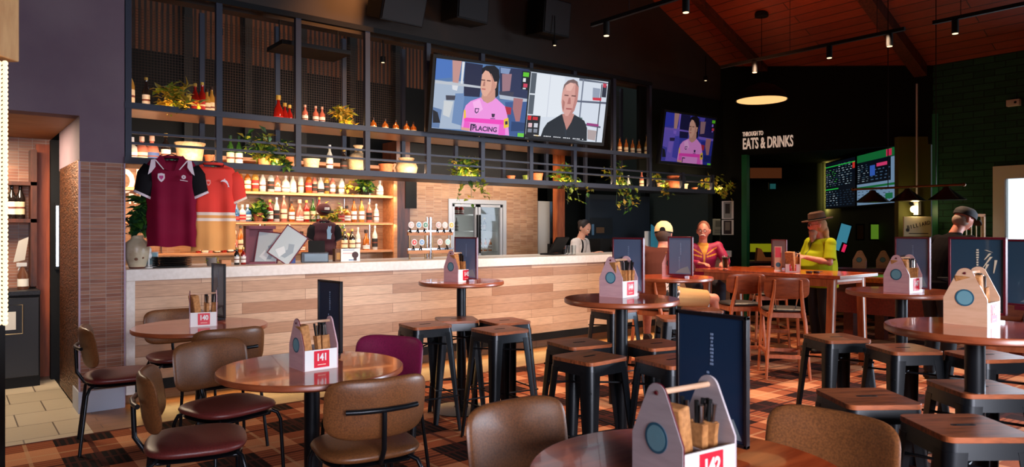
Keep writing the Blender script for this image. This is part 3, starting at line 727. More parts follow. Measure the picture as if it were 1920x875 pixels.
# ------------------------------------------------------------------ metal stools with timber seats
def make_stool():
    t = thing('bar_stool', 'x', 'stool'); hs = .755
    def rr(w, r, n=5):
        pts = []
        for (cx, cy, a0) in ((w-r, w-r, 0), (-w+r, w-r, pi/2), (-w+r, -w+r, pi), (w-r, -w+r, 1.5*pi)):
            for k in range(n+1):
                a = a0 + pi/2*k/n; pts.append((cx + r*cos(a), cy + r*sin(a)))
        return pts
    m = MB().m(SEATW); m.prism(rr(.152, .035), hs-.020, hs, 'z'); m.m(BLACK).box(-.034, .034, -.011, .011, hs-.002, hs+.0008).cyl((-.034,0,hs-.002), (-.034,0,hs+.0008), .011).cyl((.034,0,hs-.002), (.034,0,hs+.0008), .011)
    m.obj('seat', t, bevel=.003)
    o, i_ = rr(.150, .038), rr(.143, .032); o2, i2 = rr(.156, .040), rr(.149, .034); n = len(o); m = MB().m(STOOLM)
    vs = [(x, y, hs-.020) for x, y in o] + [(x, y, hs-.075) for x, y in o2] + [(x, y, hs-.020) for x, y in i_] + [(x, y, hs-.075) for x, y in i2]
    fs = []
    for k in range(n):
        j = (k+1) % n; fs += [(k, n+k, n+j, j), (2*n+k, 2*n+j, 3*n+j, 3*n+k), (n+k, 3*n+k, 3*n+j, n+j), (k, j, 2*n+j, 2*n+k)]
    m.add(vs, fs); m.obj('seat_rail', t)
    for (sx, sy) in ((1,1), (-1,1), (-1,-1), (1,-1)):
        def prof(c, w, r, th):
            """L shaped folded sheet with a rounded outer corner at c"""
            P_ = [(c-w, c)]; 
            for k in range(6):
                a = pi/2 - pi/2*k/5; P_.append((c - r + r*cos(a), c - r + r*sin(a)))
            P_.append((c, c-w)); Q_ = [(c-w, c-th)]
            for k in range(6):
                a = pi/2 - pi/2*k/5; rr_ = max(r-th, .002); Q_.append((c - r + rr_*cos(a), c - r + rr_*sin(a)))
            Q_.append((c-th, c-w)); return P_ + Q_[::-1]
        a = prof(.155, .072, .038, .005); b = prof(.202, .034, .022, .005); n = len(a)
        vs = [(x*sx, y*sy, hs-.05) for x, y in a] + [(x*sx, y*sy, .0) for x, y in b]
        fs = [(k, (k+1) % n, n+(k+1) % n, n+k) for k in range(n)]
        h = n//2
        for k in range(h-1): fs += [(k, k+1, n-2-k, n-1-k), (n+k, n+k+1, 2*n-2-k, 2*n-1-k)]
        MB().m(STOOLM).add(vs, fs).obj('leg', t)
    q = .182
    for (a, b) in (((q,q),(-q,q)), ((-q,q),(-q,-q)), ((-q,-q),(q,-q)), ((q,-q),(q,q))):
        MB().m(STOOLM).tube([(a[0], a[1], .25), (b[0], b[1], .25)], .006, 8).obj('stretcher', t)
    q = .155
    MB().m(STOOLM).tube([(q, q, .60), (-q, -q, .60)], .006, 8).tube([(-q, q, .615), (q, -q, .615)], .006, 8).obj('cross_brace', t)
    return t
ST0 = make_stool(); bpy.context.view_layer.update(); first = True
def stool(px, py, rz, label):
    global first
    p = onZ(px, py, .755)
    if first: ST0.location = (p.x, p.y, 0); ST0.rotation_euler = (0, 0, radians(rz)); o = ST0; first = False
    else: o = dup(ST0, (p.x, p.y, 0), radians(rz))
    o['label'] = label; o['group'] = 'black metal stools with timber seats'
stool(797, 607, -6, 'black metal stool beside table 145 next to the plum chair')
stool(856, 597, -25, 'black stool mostly hidden behind the pedestal of table 145')
stool(946, 600, -8, 'stool by table 145 pushed closest to the bar front')
stool(937, 616, -2, 'stool on the open side of table 145, leg edge shining')
stool(1086, 641, -10, 'stool behind the other one on the bar side of table 144')
stool(1105, 667, 2, 'metal stool with pale lit leg in front of table 144')
stool(1231, 643, -12, 'dark stool between table 144 and the navy menu board')
stool(1262, 673, -10, 'stool largely hidden by the big navy menu board')
stool(1151, 579, -5, 'dark stool between table 144 and the bar front')
stool(1272, 594, -38, 'timber-topped stool below table 146')
stool(1316, 579, -38, 'stool with pale metal rail beside the seated man in the cream cap')
stool(1568, 631, -30, 'metal stool in front of the white-legged communal table')
stool(1693, 651, -34, 'glossy seated stool below table 147')
stool(1625, 742, -36, 'wide dark stool right behind the brown chair at the lower right')
stool(1806, 796, -38, 'large reddish timber stool seat nearest the lower right corner')
stool(1834, 724, -38, 'stool directly under table 143 with sunlit seat edge')
stool(1850, 664, -30, 'shadowed stool between the pedestal of table 143 and table 147')

# ------------------------------------------------------------------ timber bar chairs
def make_barchair():
    t = thing('timber_bar_chair', 'x', 'bar chair'); OR = wood('chair_oak', (196, 106, 62), (156, 78, 44), .35, None, (10, 10, 1.5))
    MB().m(mat('black_seat_pad', (24, 22, 24), .45)).at((0, 0, .655), rx=pi/2).pad(.40, .38, .045, 3.5).obj('seat', t, ang=70)
    MB().m(OR).box(-.175, .175, .155, .175, .585, .635).box(-.175, .175, -.175, -.155, .585, .635).box(-.18, -.16, -.17, .17, .585, .635).box(.16, .18, -.17, .17, .585, .635).obj('seat_rail', t, bevel=.003)
    MB().m(RIMW).at((0, -.212, .875), rx=radians(8)).pad(.42, .215, .016, 4.5, .035, 0, 40).obj('backrest', t, ang=60)
    for sx in (-1, 1):
        MB().m(OR).tube([(sx*.17, .16, .62), (sx*.185, .185, .3), (sx*.20, .205, 0)], [.017, .016, .013]).obj('leg', t)
        MB().m(OR).tube([(sx*.12, -.245, .955), (sx*.125, -.228, .84), (sx*.15, -.185, .64), (sx*.165, -.20, .55), (sx*.20, -.25, 0)], [.010, .015, .021, .019, .013]).obj('leg', t)
        MB().m(OR).box(sx*.19-.012, sx*.19+.012, -.21, .19, .24, .265).obj('stretcher', t)
        MB().m(CHROME).cyl((sx*.09, -.12, .66), (sx*.11, -.20, .85), .006).obj('back_strut', t)
    MB().m(OR).box(-.19, .19, .18, .205, .20, .235).obj('stretcher', t); MB().m(OR).box(-.195, .195, -.235, -.21, .20, .235).obj('stretcher', t)
    return t
WC0 = make_barchair(); bpy.context.view_layer.update(); wf = True
def wchair(px, D, fa, label):
    global wf
    p = atD(px, D); f = rel(fa)
    if wf: o = WC0; wf = False; o.location = p; o.rotation_euler = (0, 0, f - pi/2)
    else: o = dup(WC0, p, f - pi/2)
    o['label'] = label; o['group'] = 'timber bar chairs'
wchair(1386, 7.6, 4, 'timber bar chair at the communal table, closer to the seated man in the cream cap')
wchair(1468, 7.05, -10, 'timber bar chair at the communal table, fully visible with both rear legs on the carpet')
wchair(1238, 7.15, -50, 'timber bar chair under the man in the cream cap')
wchair(1440, 8.75, 175, 'timber bar chair on the far side of the communal table')
wchair(1893, 5.1, 150, 'timber bar chair by the window beyond table 143')

# ------------------------------------------------------------------ communal table
HC = .985; n_ = onZ(1575, 517, HC)
ct = thing('communal_table', 'long rectangular timber high table with white-edged trestle legs', 'table', (n_.x, n_.y, 0), radians(0))
LY, LX = 1.72, .80
MB().m(TOPW).box(0, LX, 0, LY, HC-.035, HC).m(WHITE).box(0, LX, -.004, 0, HC-.033, HC-.002).obj('tabletop', ct, bevel=.003)  # white end strip is window light painted onto the timber edge
for y in (.10, LY-.14):
    for (x0, x1) in ((.06, .0), (LX-.14, LX-.08)):
        m = MB().m(BARW); z1 = HC-.035
        m.add([(x0,y,z1),(x0+.08,y,z1),(x0+.08,y+.06,z1),(x0,y+.06,z1),(x1,y,0),(x1+.08,y,0),(x1+.08,y+.06,0),(x1,y+.06,0)], [(0,1,2,3),(7,6,5,4),(0,4,5,1),(1,5,6,2),(2,6,7,3),(3,7,4,0)])
        m.m(WHITE).add([(x0+.012,y-.004,z1),(x0+.04,y-.004,z1),(x0+.04,y,z1),(x0+.012,y,z1),(x1+.012,y-.004,0),(x1+.04,y-.004,0),(x1+.04,y,0),(x1+.012,y,0)], [(0,1,2,3),(7,6,5,4),(0,4,5,1),(1,5,6,2),(2,6,7,3),(3,7,4,0)])
        m.obj('leg', ct)
    MB().m(BARW).box(.14, LX-.14, y, y+.06, HC-.10, HC-.035).m(WHITE).box(.14, LX-.14, y-.004, y, HC-.075, HC-.05).obj('cross_rail', ct)
MB().m(BARW).box(.06, .10, .16, LY-.14, HC-.12, HC-.036).obj('side_apron', ct)
# caddy 148 and little stands on the communal table
p = onZ(1486, 509, HC); caddy(p.x, p.y, HC, '148', PALEW, radians(-60), .86, lab='small caddy with a red plate facing the room on the communal table'); fill(p.x, p.y, HC, 148, 3)
p = onZ(1461, 504, HC)
menu(1461, 8.15, HC, mat('menu_grey', (120, 128, 142), .4), 'grey menu board with a red flyer standing on the communal table', radians(-12), .22, .34)
fl = MB().m(PAPER).box(-.04, .04, -.02, .02, 0, .012).m(PALEW).box(-.038, .038, -.003, .003, .012, .27).m(RED).box(-.030, .030, -.005, -.003, .15, .26).m(TEAL).at((0,-.003,.07), rx=pi/2).lathe([(0,0),(.026,0),(.026,.002),(0,.002)], 24)
fo = fl.obj('table_flyer'); q_ = atD(1459, 7.78); fo.location = (q_.x, q_.y, HC); fo.rotation_euler = (0, 0, AX - pi/2 - radians(14)); tag(fo, 'upright flyer with a red panel and round badge on the communal table', 'flyer')
p = onZ(1524, 512, HC); ms = MB().m(mat('dark_eyewear', (30, 22, 22), .3)).at((0,0,.012)).lathe([(.028,-.01),(.032,-.004),(.032,.01),(.026,.012)], 18, (-.04,0,0)).lathe([(.028,-.01),(.032,-.004),(.032,.01),(.026,.012)], 18, (.04,0,0)).box(-.012, .012, -.004, .004, .0, .006).tube([(.07,0,.004),(.12,.03,.004)], .004)
o = ms.obj('sunglasses'); o.location = (p.x, p.y, HC-.001); o.rotation_euler = (0,0,-.6); tag(o, 'dark sunglasses lying on the communal table', 'sunglasses')
p = onZ(1360, 506, HC); g = thing('beer_glass', 'schooner glass of amber beer on the communal table', 'glass', p)
MB().m(GLASSM).lathe([(.028, 0), (.030, .004), (.026, .02), (.033, .07), (.040, .16), (.0385, .16), (.031, .07), (.024, .024), (0, .02)], 24).obj('glass', g)
MB().m(mat('amber_beer', (190, 62, 22), .15, trans=.4)).lathe([(0, .021), (.0235, .025), (.0305, .07), (.036, .128), (0, .128)], 24).obj('beer', g)
MB().m(mat('beer_foam', (240, 220, 190), .8)).lathe([(0, .128), (.036, .128), (.0375, .145), (0, .146)], 24).obj('foam', g)

# ------------------------------------------------------------------ bottles
BP = {
 'spirit': [(0,0),(.036,0),(.038,.006),(.038,.15),(.034,.175),(.016,.20),(.0135,.215),(.0135,.255),(.015,.258),(.015,.268),(0,.268)],
 'tall':   [(0,0),(.034,0),(.036,.006),(.036,.17),(.030,.205),(.014,.24),(.0125,.26),(.0125,.30),(.0145,.302),(.0145,.312),(0,.312)],
 'squat':  [(0,0),(.046,0),(.050,.008),(.050,.10),(.045,.13),(.018,.155),(.015,.17),(.015,.195),(.018,.197),(.018,.215),(0,.215)],
 'wine':   [(0,0),(.036,0),(.037,.005),(.037,.18),(.030,.215),(.015,.25),(.014,.32),(.0155,.322),(.0155,.33),(0,.33)],
 'flask':  [(0,0),(.040,0),(.044,.01),(.046,.07),(.040,.13),(.020,.17),(.014,.19),(.014,.235),(.022,.238),(.022,.262),(0,.262)],
}
LIQ = {'clear': (224, 226, 220), 'amber': (196, 106, 36), 'rose': (222, 130, 110), 'green': (60, 108, 44), 'red': (170, 34, 26), 'dark': (34, 26, 24), 'blue': (70, 120, 170), 'gold': (216, 160, 70)}
LAB = {'white': (236, 232, 222), 'cream': (232, 214, 176), 'black': (28, 26, 28), 'red': (180, 34, 34), 'blue': (60, 84, 140)}
PROTO = {}
def bottle(kind, liq, lab, loc, label, group, sc=1.0, rz=0):
    key = (kind, liq, lab)
    if key not in PROTO:
        t = thing('bottle', label, 'bottle'); pr = BP[kind]; cut = len(pr) - 3
        gm = mat('bottle_' + liq, LIQ[liq], .08, trans=.35 if liq != 'dark' else 0, coat=.3)
        MB().m(gm).lathe(pr[:cut+1] + [(0, pr[cut][1])], 16).obj('glass_body', t, ang=60)
        z0, z1 = pr[3][1]*.22, pr[3][1]*.86; r = pr[3][0] + .0008
        rr = pr[2][0] + .0008
        MB().m(mat('label_' + lab, LAB[lab], .7)).lathe([(rr, z0), (r, z1)], 16).m(mat('label_band_' + lab, (120, 60, 44) if lab != 'red' else (240, 220, 180), .7)).lathe([(rr+.0004, z0+(z1-z0)*.45), (r+.0004, z0+(z1-z0)*.60)], 16).obj('label', t)
        MB().m(mat('cap_' + liq, {'clear': (190,190,196), 'amber': (40,24,18), 'rose': (220,180,160), 'green': (34,60,34), 'red': (200,170,80), 'dark': (180,150,70), 'blue': (210,210,220), 'gold': (60,36,22)}[liq], .35, .2)).lathe([(0, pr[cut][1]-.02), (pr[cut][0]+.002, pr[cut][1]-.02), (pr[-2][0]+.001, pr[-2][1]), (0, pr[-1][1])], 14).obj('cap', t)
        PROTO[key] = t; bpy.context.view_layer.update(); o = t; o.location = loc; o.rotation_euler = (0,0,rz); o['group'] = group
    else: o = dup(PROTO[key], loc, rz, label, group)
    o.scale = (sc,)*3; return o
rb = random.Random(11)
kinds = ['spirit', 'tall', 'squat', 'flask', 'spirit']
def row(px0, px1, step, Y, z, where, pool, sc=1.0, jit=.03, rows=1):
    px = px0
    while px < px1:
        liq = rb.choice(pool); kd = rb.choice(kinds); lb = rb.choice(['white', 'cream', 'white', 'black', 'red'] if liq != 'dark' else ['white', 'cream'])
        for r_ in range(rows):
            p = onY(px + r_*5, 430, Y + r_*.095)
            bottle(kd, liq, lb, (p.x, Y + r_*.095 + rb.uniform(-.008, .008), z), '%s %s bottle with %s label %s' % ({'clear':'clear','amber':'amber','rose':'pale pink','green':'green','red':'red','dark':'dark','blue':'blue','gold':'golden'}[liq],
               {'spirit':'straight','tall':'tall','squat':'squat','flask':'flask-shaped','wine':'wine'}[kd], lb, where), 'bottles ' + where, sc*rb.uniform(.9, 1.04), rb.uniform(0, 6))
        px += step*rb.uniform(.85, 1.3)
P1 = ['clear', 'clear', 'rose', 'amber', 'clear', 'gold']; P2 = ['red', 'rose', 'green', 'amber', 'clear', 'red']; P3 = ['amber', 'clear', 'dark', 'clear']
row(449, 640, 12.3, 8.30, ZS[0], 'on the top back bar shelf', P1, 1.0)
row(712, 722, 14, 8.30, ZS[0], 'on the top back bar shelf', P1, 1.0)
row(506, 600, 11.5, 8.30, ZS[1], 'on the middle back bar shelf', P2, 1.0)
row(640, 716, 11.5, 8.30, ZS[1], 'on the middle back bar shelf', ['clear','red','amber','rose','clear','gold'], .98)
row(442, 464, 11, 8.30, ZS[1], 'on the middle back bar shelf', ['clear', 'blue'], 1.0)
row(440, 466, 12, 8.30, ZS[2], 'on the bottom back bar shelf', P1, 1.0)
row(566, 580, 14, 8.30, ZS[2], 'on the bottom back bar shelf', ['amber'], .9)
row(646, 716, 12.5, 8.30, ZS[2], 'on the bottom back bar shelf', P3, 1.0)
row(372, 436, 11, 8.30, ZS[2], 'on the bottom back bar shelf', ['red', 'clear', 'dark', 'rose'], .8)
# glazed jars and bottles on the gantry
ZG1, ZG2 = 2.0, 2.45
def gb(px, kd, liq, lb, z, lab, sc=1.0, dy=.2):
    p = onY(px, 430, V0+dy); bottle(kd, liq, lb, (p.x, V0+dy, z), lab, 'bottles on the bar gantry', sc)
gb(243, 'tall', 'gold', 'cream', ZG2, 'tall golden bottle at the pillar end of the upper gantry shelf', 1.1)
gb(274, 'wine', 'dark', 'white', ZG2, 'dark wine bottle left of the leafy jar on the upper gantry shelf', .85)
gb(366, 'tall', 'red', 'red', ZG2, 'red bottle right of the leafy jar on the upper gantry shelf', .9)
gb(379, 'wine', 'red', 'red', ZG2, 'slender red bottle beside the flasks on the upper gantry shelf', .9)
gb(388, 'spirit', 'gold', 'cream', ZG2, 'golden flask next to the first gantry post on the upper shelf', .9)
gb(397, 'tall', 'gold', 'cream', ZG2, 'slim golden bottle against the first gantry post', .85)
for x, s_ in ((522, 1.0), (534, .75), (543, .7)): gb(x, 'flask', 'red', 'red', ZG2, 'glowing red bottle in the second upper gantry bay', s_)
for x in (572, 592, 604): gb(x, 'spirit', 'rose', 'white', ZG2, 'small pinkish bottle in the third upper gantry bay', .75)
for x in (700, 722, 742, 762, 775): gb(x, 'squat', 'amber', 'cream', ZG2, 'amber bottle in the dim upper bay beside the big screen', .7)
for x in (1150, 1162, 1174, 1186, 1198): gb(x, 'tall', 'amber', 'cream', ZG2, 'amber bottle in the upper bay between the two screens', .8)
gb(1213, 'wine', 'gold', 'cream', ZG2, 'bright golden bottle at the far end of the upper gantry bay', 1.0)
gb(247, 'squat', 'clear', 'white', ZG1, 'clear squat bottle at the pillar end of the lower gantry shelf', 1.0)
gb(266, 'squat', 'rose', 'cream', ZG1, 'peach squat bottle on the lower gantry shelf above the polo shirt', 1.05)
gb(285, 'squat', 'rose', 'blue', ZG1, 'pink squat bottle on the lower gantry shelf above the polo shirt', 1.1)
gb(311, 'spirit', 'dark', 'white', ZG1, 'black bottle with white label beside the glowing pot', 1.0)
gb(432, 'wine', 'green', 'cream', ZG1, 'green wine bottle near the ivy on the lower gantry shelf', .9)
gb(448, 'wine', 'green', 'white', ZG1, 'second green wine bottle half behind the ivy', .9)
gb(618, 'tall', 'clear', 'white', ZG1, 'clear bottle in the third lower gantry bay', .9)
gb(645, 'spirit', 'dark', 'black', ZG1, 'dark bottle beside the tall clay vase', .95)
for x in (1162, 1178): gb(x, 'flask', 'clear', 'white', ZG1, 'pale jar on the far lower gantry shelf', .7)
gb(1203, 'tall', 'rose', 'cream', ZG1, 'tall pinkish bottle on the far lower gantry shelf', .85)
# ceramic pots on the gantry
CER = speckle('cream_ceramic', (226, 196, 156), (204, 170, 130), .55, 40, bs=.05); TERR = speckle('terracotta', (196, 112, 70), (176, 94, 56), .65, 40, bs=.05)
def vase(prof, mt, px, z, lab, nm='vase', dy=.22, sc=1, grp='pots along the gantry', Y=None):
    Y = V0+dy if Y is None else Y; p = onY(px, 430, Y)
    inn = [(max(r-.006, 0), z_) for r, z_ in prof[::-1] if z_ > .02]
    t = thing(nm, lab, 'pot', (p.x, Y, z), 0, grp); t.scale = (sc,)*3
    MB().m(mt).lathe(prof + inn + [(0, .02)], 28).obj('body', t, ang=50)
    r, zz = prof[-1]; MB().m(mt).lathe([(r-.006, zz-.004), (r+.006, zz-.006), (r+.006, zz+.006), (r-.006, zz+.006)], 28).obj('rim', t); return t
BUCK = [(0,0),(.075,0),(.085,.02),(.105,.17)]; ROUND = [(0,0),(.07,0),(.10,.04),(.115,.10),(.095,.15),(.07,.165),(.075,.19)]
POT = [(0,0),(.05,0),(.062,.10)]; JUG = [(0,0),(.055,0),(.105,.06),(.115,.15),(.085,.21),(.040,.235),(.038,.28),(.048,.30)]
JAR = [(0,0),(.045,0),(.05,.01),(.05,.16)]
vase(BUCK, CER, 356, ZG1, 'glowing cream bucket-shaped pot above the red shirt', sc=1.15)
vase(BUCK, CER, 584, ZG1, 'cream planter with small succulents in the third lower gantry bay', sc=.75)
vase(POT, TERR, 543, ZG1, 'terracotta pot at the right end of the ivy', sc=1.25)
vase(POT, TERR, 397, ZG1, 'terracotta pot against the first gantry post', sc=1.0)
vase(JUG, CER, 672, ZG1, 'tall clay vase with a narrow neck on the lower gantry shelf', sc=.98)
vase(POT, TERR, 724, ZG1, 'dull clay pot left of the wide glowing pot', sc=1.2)
vase(ROUND, CER, 762, ZG1, 'wide glowing clay pot beside the end of the big screen', sc=1.05)
vase(POT, TERR, 958, ZG1, 'small round brown pot between the two ivies', sc=.8)
vase(POT, mat('lime_ceramic', (150, 180, 80), .5), 989, ZG1, 'lime green pot on the gantry over the tiles', sc=.95)
vase(BUCK, TERR, 1006, ZG1, 'shallow terracotta dish pot next to the lime pot', sc=.75)
vase(ROUND, TERR, 1262, ZG1, 'terracotta pot with a round lid under the small screen', sc=1.15)
vase(POT, CER, 1281, ZG1, 'small cream pot right of the lidded pot', sc=1.1)
vase(POT, TERR, 1302, ZG1, 'narrow clay cup near the far ivy', sc=.7)
# plants
LG = [mat('leaf_green', (66, 112, 40), .45), mat('leaf_lime', (142, 158, 44), .45), mat('leaf_gold', (190, 160, 54), .5), mat('leaf_deep', (36, 76, 44), .45)]
def plant(loc, w, h, drop, n, cols, lab, nm='trailing_ivy', cat='plant', ls=(.05, .035), pot=None, grp='plants on the gantry', seed=1, dp=.16, up=.75):
    rr = random.Random(seed); t = thing(nm, lab, cat, loc, 0, grp)
    if pot: MB().m(pot).lathe([(0,0),(.05,0),(.065,.10),(.059,.10),(.05,.02),(0,.02)], 20).obj('pot', t)
    m = MB(); st = MB().m(LG[3])
    tips = []
    for k in range(max(5, n//14)):
        a = rr.uniform(0, 2*pi); rad = rr.uniform(.2, 1); zt = rr.uniform(-drop, h) if rr.random() < .5 else rr.uniform(0, h)
        x1, y1 = cos(a)*w/2*rad, sin(a)*dp*rad
        if zt < 0: y1 = -dp*rr.uniform(.75, 1.1)
        pts = [Vector((0,0,.06)), Vector((x1*.5, y1*.6, max(zt, 0)*.6 + h*.45*up)), Vector((x1, y1, zt))]
        st.tube(pts, .0022, 5); tips.append(pts)
    for i in range(n):
        pts = tips[i % len(tips)]; u = rr.uniform(.15, 1.05); b = (pts[0]*(1-u)**2 + pts[1]*2*u*(1-u) + pts[2]*u*u) + Vector((rr.gauss(0, .02), rr.gauss(0, .016), rr.gauss(0, .02)))
        m.m(LG[rr.choice(cols)])
        d = Vector((rr.gauss(0, 1), rr.gauss(-.3, .8), rr.gauss(-.1 if b.z < 0 else .25, .7)))
        m.leaf(b, d, (rr.gauss(0,.3), -.3, 1), rr.uniform(*sorted(ls))*1.5, rr.uniform(*sorted(ls))*1.0)
    m.obj('foliage', t, smooth=False, recalc=False); st.obj('stems', t); return t
def gp(px, z, w, h, drop, n, cols, lab, seed, **k):
    p = onY(px, 430, V0+.14); return plant((p.x, V0+.14, z), w, h, drop, n, cols, lab, seed=seed, dp=.19, **k)
gp(497, ZG1, .56, .30, .08, 330, [0,1,2,1,3], 'big bushy ivy in the second gantry bay', 3, pot=TERR, ls=(.04,.065))
gp(318, ZG2, .46, .22, .0, 150, [2,1,2], 'golden leafy plant around a green jar on the upper shelf', 4, nm='potted_plant', ls=(.05,.08))
gp(640, ZG2, .34, .20, .0, 120, [2,1,2], 'golden leafy plant on the upper shelf in the third bay', 5, nm='potted_plant', ls=(.045,.065))
gp(880, ZG1, .66, .24, .26, 330, [1,1,0,2], 'wide ivy trailing below the gantry over the fridge', 6, pot=CER, ls=(.04,.06))
gp(1062, ZG1, .56, .24, .28, 260, [1,0,2,1], 'ivy hanging beside the timber post behind the counter', 7, pot=CER, ls=(.04,.06))
gp(1158, ZG1, .52, .34, .34, 240, [1,0,1,2], 'tall ivy with a long tail just past the big screen', 8, pot=CER, ls=(.04,.06))
gp(1240, ZG1, .42, .26, .20, 150, [1,0,2], 'narrow ivy below the left edge of the small screen', 9, pot=CER, ls=(.04,.06))
gp(1333, ZG1, .52, .26, .10, 200, [1,2,1], 'yellowish ivy below the right edge of the small screen', 10, pot=CER, ls=(.04,.06))
gp(1366, ZG1, .40, .18, .10, 110, [2,1], 'last ivy at the green door frame end of the gantry', 12, ls=(.04,.055))
for px, z, lab in ((324, ZG2, 'bright green glass jar in the golden plant'), (646, ZG2, 'green glass jar in the third upper bay')):
    p = onY(px, 430, V0+.2); m = MB().m(mat('jar_green', (150, 176, 60), .1, trans=.4)).lathe([(0,0),(.055,0),(.06,.01),(.06,.13),(.05,.15),(.053,.17),(.047,.17),(.045,.15),(.054,.125),(.054,.012),(0,.012)], 24)
    o = m.obj('glass_jar'); o.location = (p.x, V0+.2, z); tag(o, lab, 'jar')
def bp(px, z, w, h, drop, n, cols, lab, seed, Y=8.32, **k):
    p = onY(px, 430, Y); return plant((p.x, Y, z), w, h, drop, n, cols, lab, grp='plants on the back bar', seed=seed, dp=.12, **k)
bp(484, ZS[1], .40, .24, .06, 150, [0,3,1], 'round-leaved plant on the middle back bar shelf', 21, pot=TERR, nm='potted_plant', ls=(.05,.08))
bp(684, ZS[0], .34, .20, .20, 150, [3,0,1], 'dark trailing plant at the end of the top back bar shelf', 22, pot=BLACK, ls=(.05,.07))
bp(604, ZS[1], .36, .28, .0, 110, [2,1,2], 'dried yellow flowers above the hanging dark jersey', 23, nm='dried_flowers', ls=(.04,.06))
bp(636, ZS[1], .16, .16, .40, 100, [1,2,0], 'long trailing greenery beside the dark jersey', 24, ls=(.035,.05))
bp(646, ZS[0], .24, .14, .02, 70, [1,2], 'small yellow-green plant on the top back bar shelf', 25, nm='potted_plant', ls=(.04,.05))

# ------------------------------------------------------------------ shirts
def shirt(name, lab, loc, rz, w=.50, h=.72, body=None, sleeve=None, trim=None, lower=None, stripes=None, collar=None, kind='shirt', seed=1):
    t = thing(name, lab, 'shirt', loc, rz); rr = random.Random(seed)
    hw = w/2; n = 56
    lv = [(.085, .0, .035), (.11, -.010, .040), (.16, -.028, .048), (hw*.93, -.055, .052), (hw, -.09, .058), (hw*.985, -.14, .062)] + \
         [(hw*(.965 + .02*sin(k*1.1)), -.14 - (h-.14)*(k+1)/24, .062 - .012*sin(k*.6)) for k in range(24)]
    ph = [rr.uniform(0, 6) for _ in range(3)]
    def ring(hw_, z, dp, front_drop=0):
        r = []
        for k in range(n):
            a = 2*pi*k/n; x = hw_*math.copysign(abs(cos(a))**.8, cos(a)); y = dp*sin(a)
            d = min(1, max(0, -z-.08)/.3); y += .018*d*sin(x*26 + ph[0] + z*1.5) + .010*d*sin(x*47 + ph[1])
            zz = z - (.055*max(0, -sin(a)) if front_drop else 0) + (-.006*sin(x*30 + ph[2]) if z < -h+.03 else 0)
            r.append((x, y, zz))
        return r
    m = MB().m(body); vs = []; fs = []; mk = []
    for i, (a, z, dp) in enumerate(lv): vs += ring(a, z, dp, i == 0 or i == 1)
    for i in range(len(lv)-1):
        zc = (lv[i][1] + lv[i+1][1])/2
        for k in range(n): fs.append((i*n+k, i*n+(k+1) % n, (i+1)*n+(k+1) % n, (i+1)*n+k)); mk.append(zc)
    m.add(vs, fs)
    if lower:
        m.m(lower); li = m.k; m.m(trim); ti = m.k
        for q, zc in enumerate(mk): m.mi[q] = ti if (-h*.585 < zc < -h*.545 or -h*.66 < zc < -h*.62) else li if zc < -h*.56 else 0
    m.obj('body', t, ang=180)
    for sx in (-1, 1):
        m = MB().m(sleeve); q = MB().m(trim); pts = [Vector((sx*(hw-.05), 0, -.085)), Vector((sx*(hw-.008), -.005, -.16)), Vector((sx*(hw+.006), -.01, -.25)), Vector((sx*(hw+.016), -.012, -.315))]
        rads = [.072, .080, .078, .080]
        def loft(mb, P_, R_):
            vs = []; nn = 24
            for p_, r_ in zip(P_, R_):
                for k in range(nn):
                    a = 2*pi*k/nn; vs.append(p_ + Vector((sx*cos(a)*r_*.86, sin(a)*r_*.55, cos(a)*r_*.42)))
            mb.add(vs, [(i*nn+k, i*nn+(k+1) % nn, (i+1)*nn+(k+1) % nn, (i+1)*nn+k) for i in range(len(P_)-1) for k in range(nn)] + [tuple(range(nn))])
        loft(m, pts, rads); s_ = m.obj('sleeve', t, ang=180)
        loft(q, [pts[3] - Vector((sx*.004, 0, -.010)), pts[3] + Vector((sx*.003, 0, -.008))], [.083, .083]); q.obj('cuff_stripe', s_, ang=180)
        if collar:
            MB().m(trim).prism([(sx*.12, -.022), (sx*.15, -.03), (sx*(hw-.035), -.075), (sx*(hw-.02), -.15), (sx*(hw-.045), -.13), (sx*(hw-.075), -.085)], -.069, -.056, 'y').obj('shoulder_panel', t)
            c_ = MB().m(collar).prism([(sx*.02, -.115), (sx*.055, -.10), (sx*.115, -.03), (sx*.085, .012), (sx*.06, .0)], -.072, -.058, 'y').m(trim).prism([(sx*.055, -.104), (sx*.062, -.106), (sx*.125, -.028), (sx*.113, -.028)], -.074, -.058, 'y').obj('collar', t)
    MB().m(collar or body).lathe([(.086, 0), (.078, .012), (.074, .006), (.080, -.008)], 30, (0,0,0), .5).obj('neckband', t)
    MB().m(mat('neck_lining', (40, 20, 24), .8)).at((0, .030, -.035)).box(-.06, .06, 0, .003, -.02, .03).m(mat('neck_tag', (60, 150, 90), .6)).box(-.01, .01, -.003, 0, -.005, .022).m(PAPER).box(.018, .03, -.003, 0, .0, .015).box(-.04, -.028, -.003, 0, .0, .015).obj('neck_lining', t)
    MB().m(BLACK).tube([(-.17, 0, -.045), (-.06, 0, .005), (0, 0, .03), (.06, 0, .005), (.17, 0, -.045)], .004).tube([(0,0,.03), (0, .0, .06), (.015, 0, .075), (0, .01, .095), (-.014, .02, .08)], .002, 6).obj('hanger', t)
    return t
MAR = mat('maroon_cloth', (122, 10, 46), .75, spec=.15); BLKC = mat('black_cloth', (18, 16, 20), .8, spec=.15); CORAL = mat('coral_cloth', (226, 66, 56), .75, spec=.15); SAND = mat('sand_cloth', (232, 164, 96), .75, spec=.15); WHC = mat('white_trim', (232, 214, 222), .7)
pj = onY(322, 292, V0-.11); s1 = shirt('polo_shirt', 'maroon polo shirt with black sleeves and white shoulder panels hanging from the gantry', (pj.x, V0-.11, 2.035), radians(-14), .385, .735, MAR, BLKC, WHC, collar=MAR, seed=3)
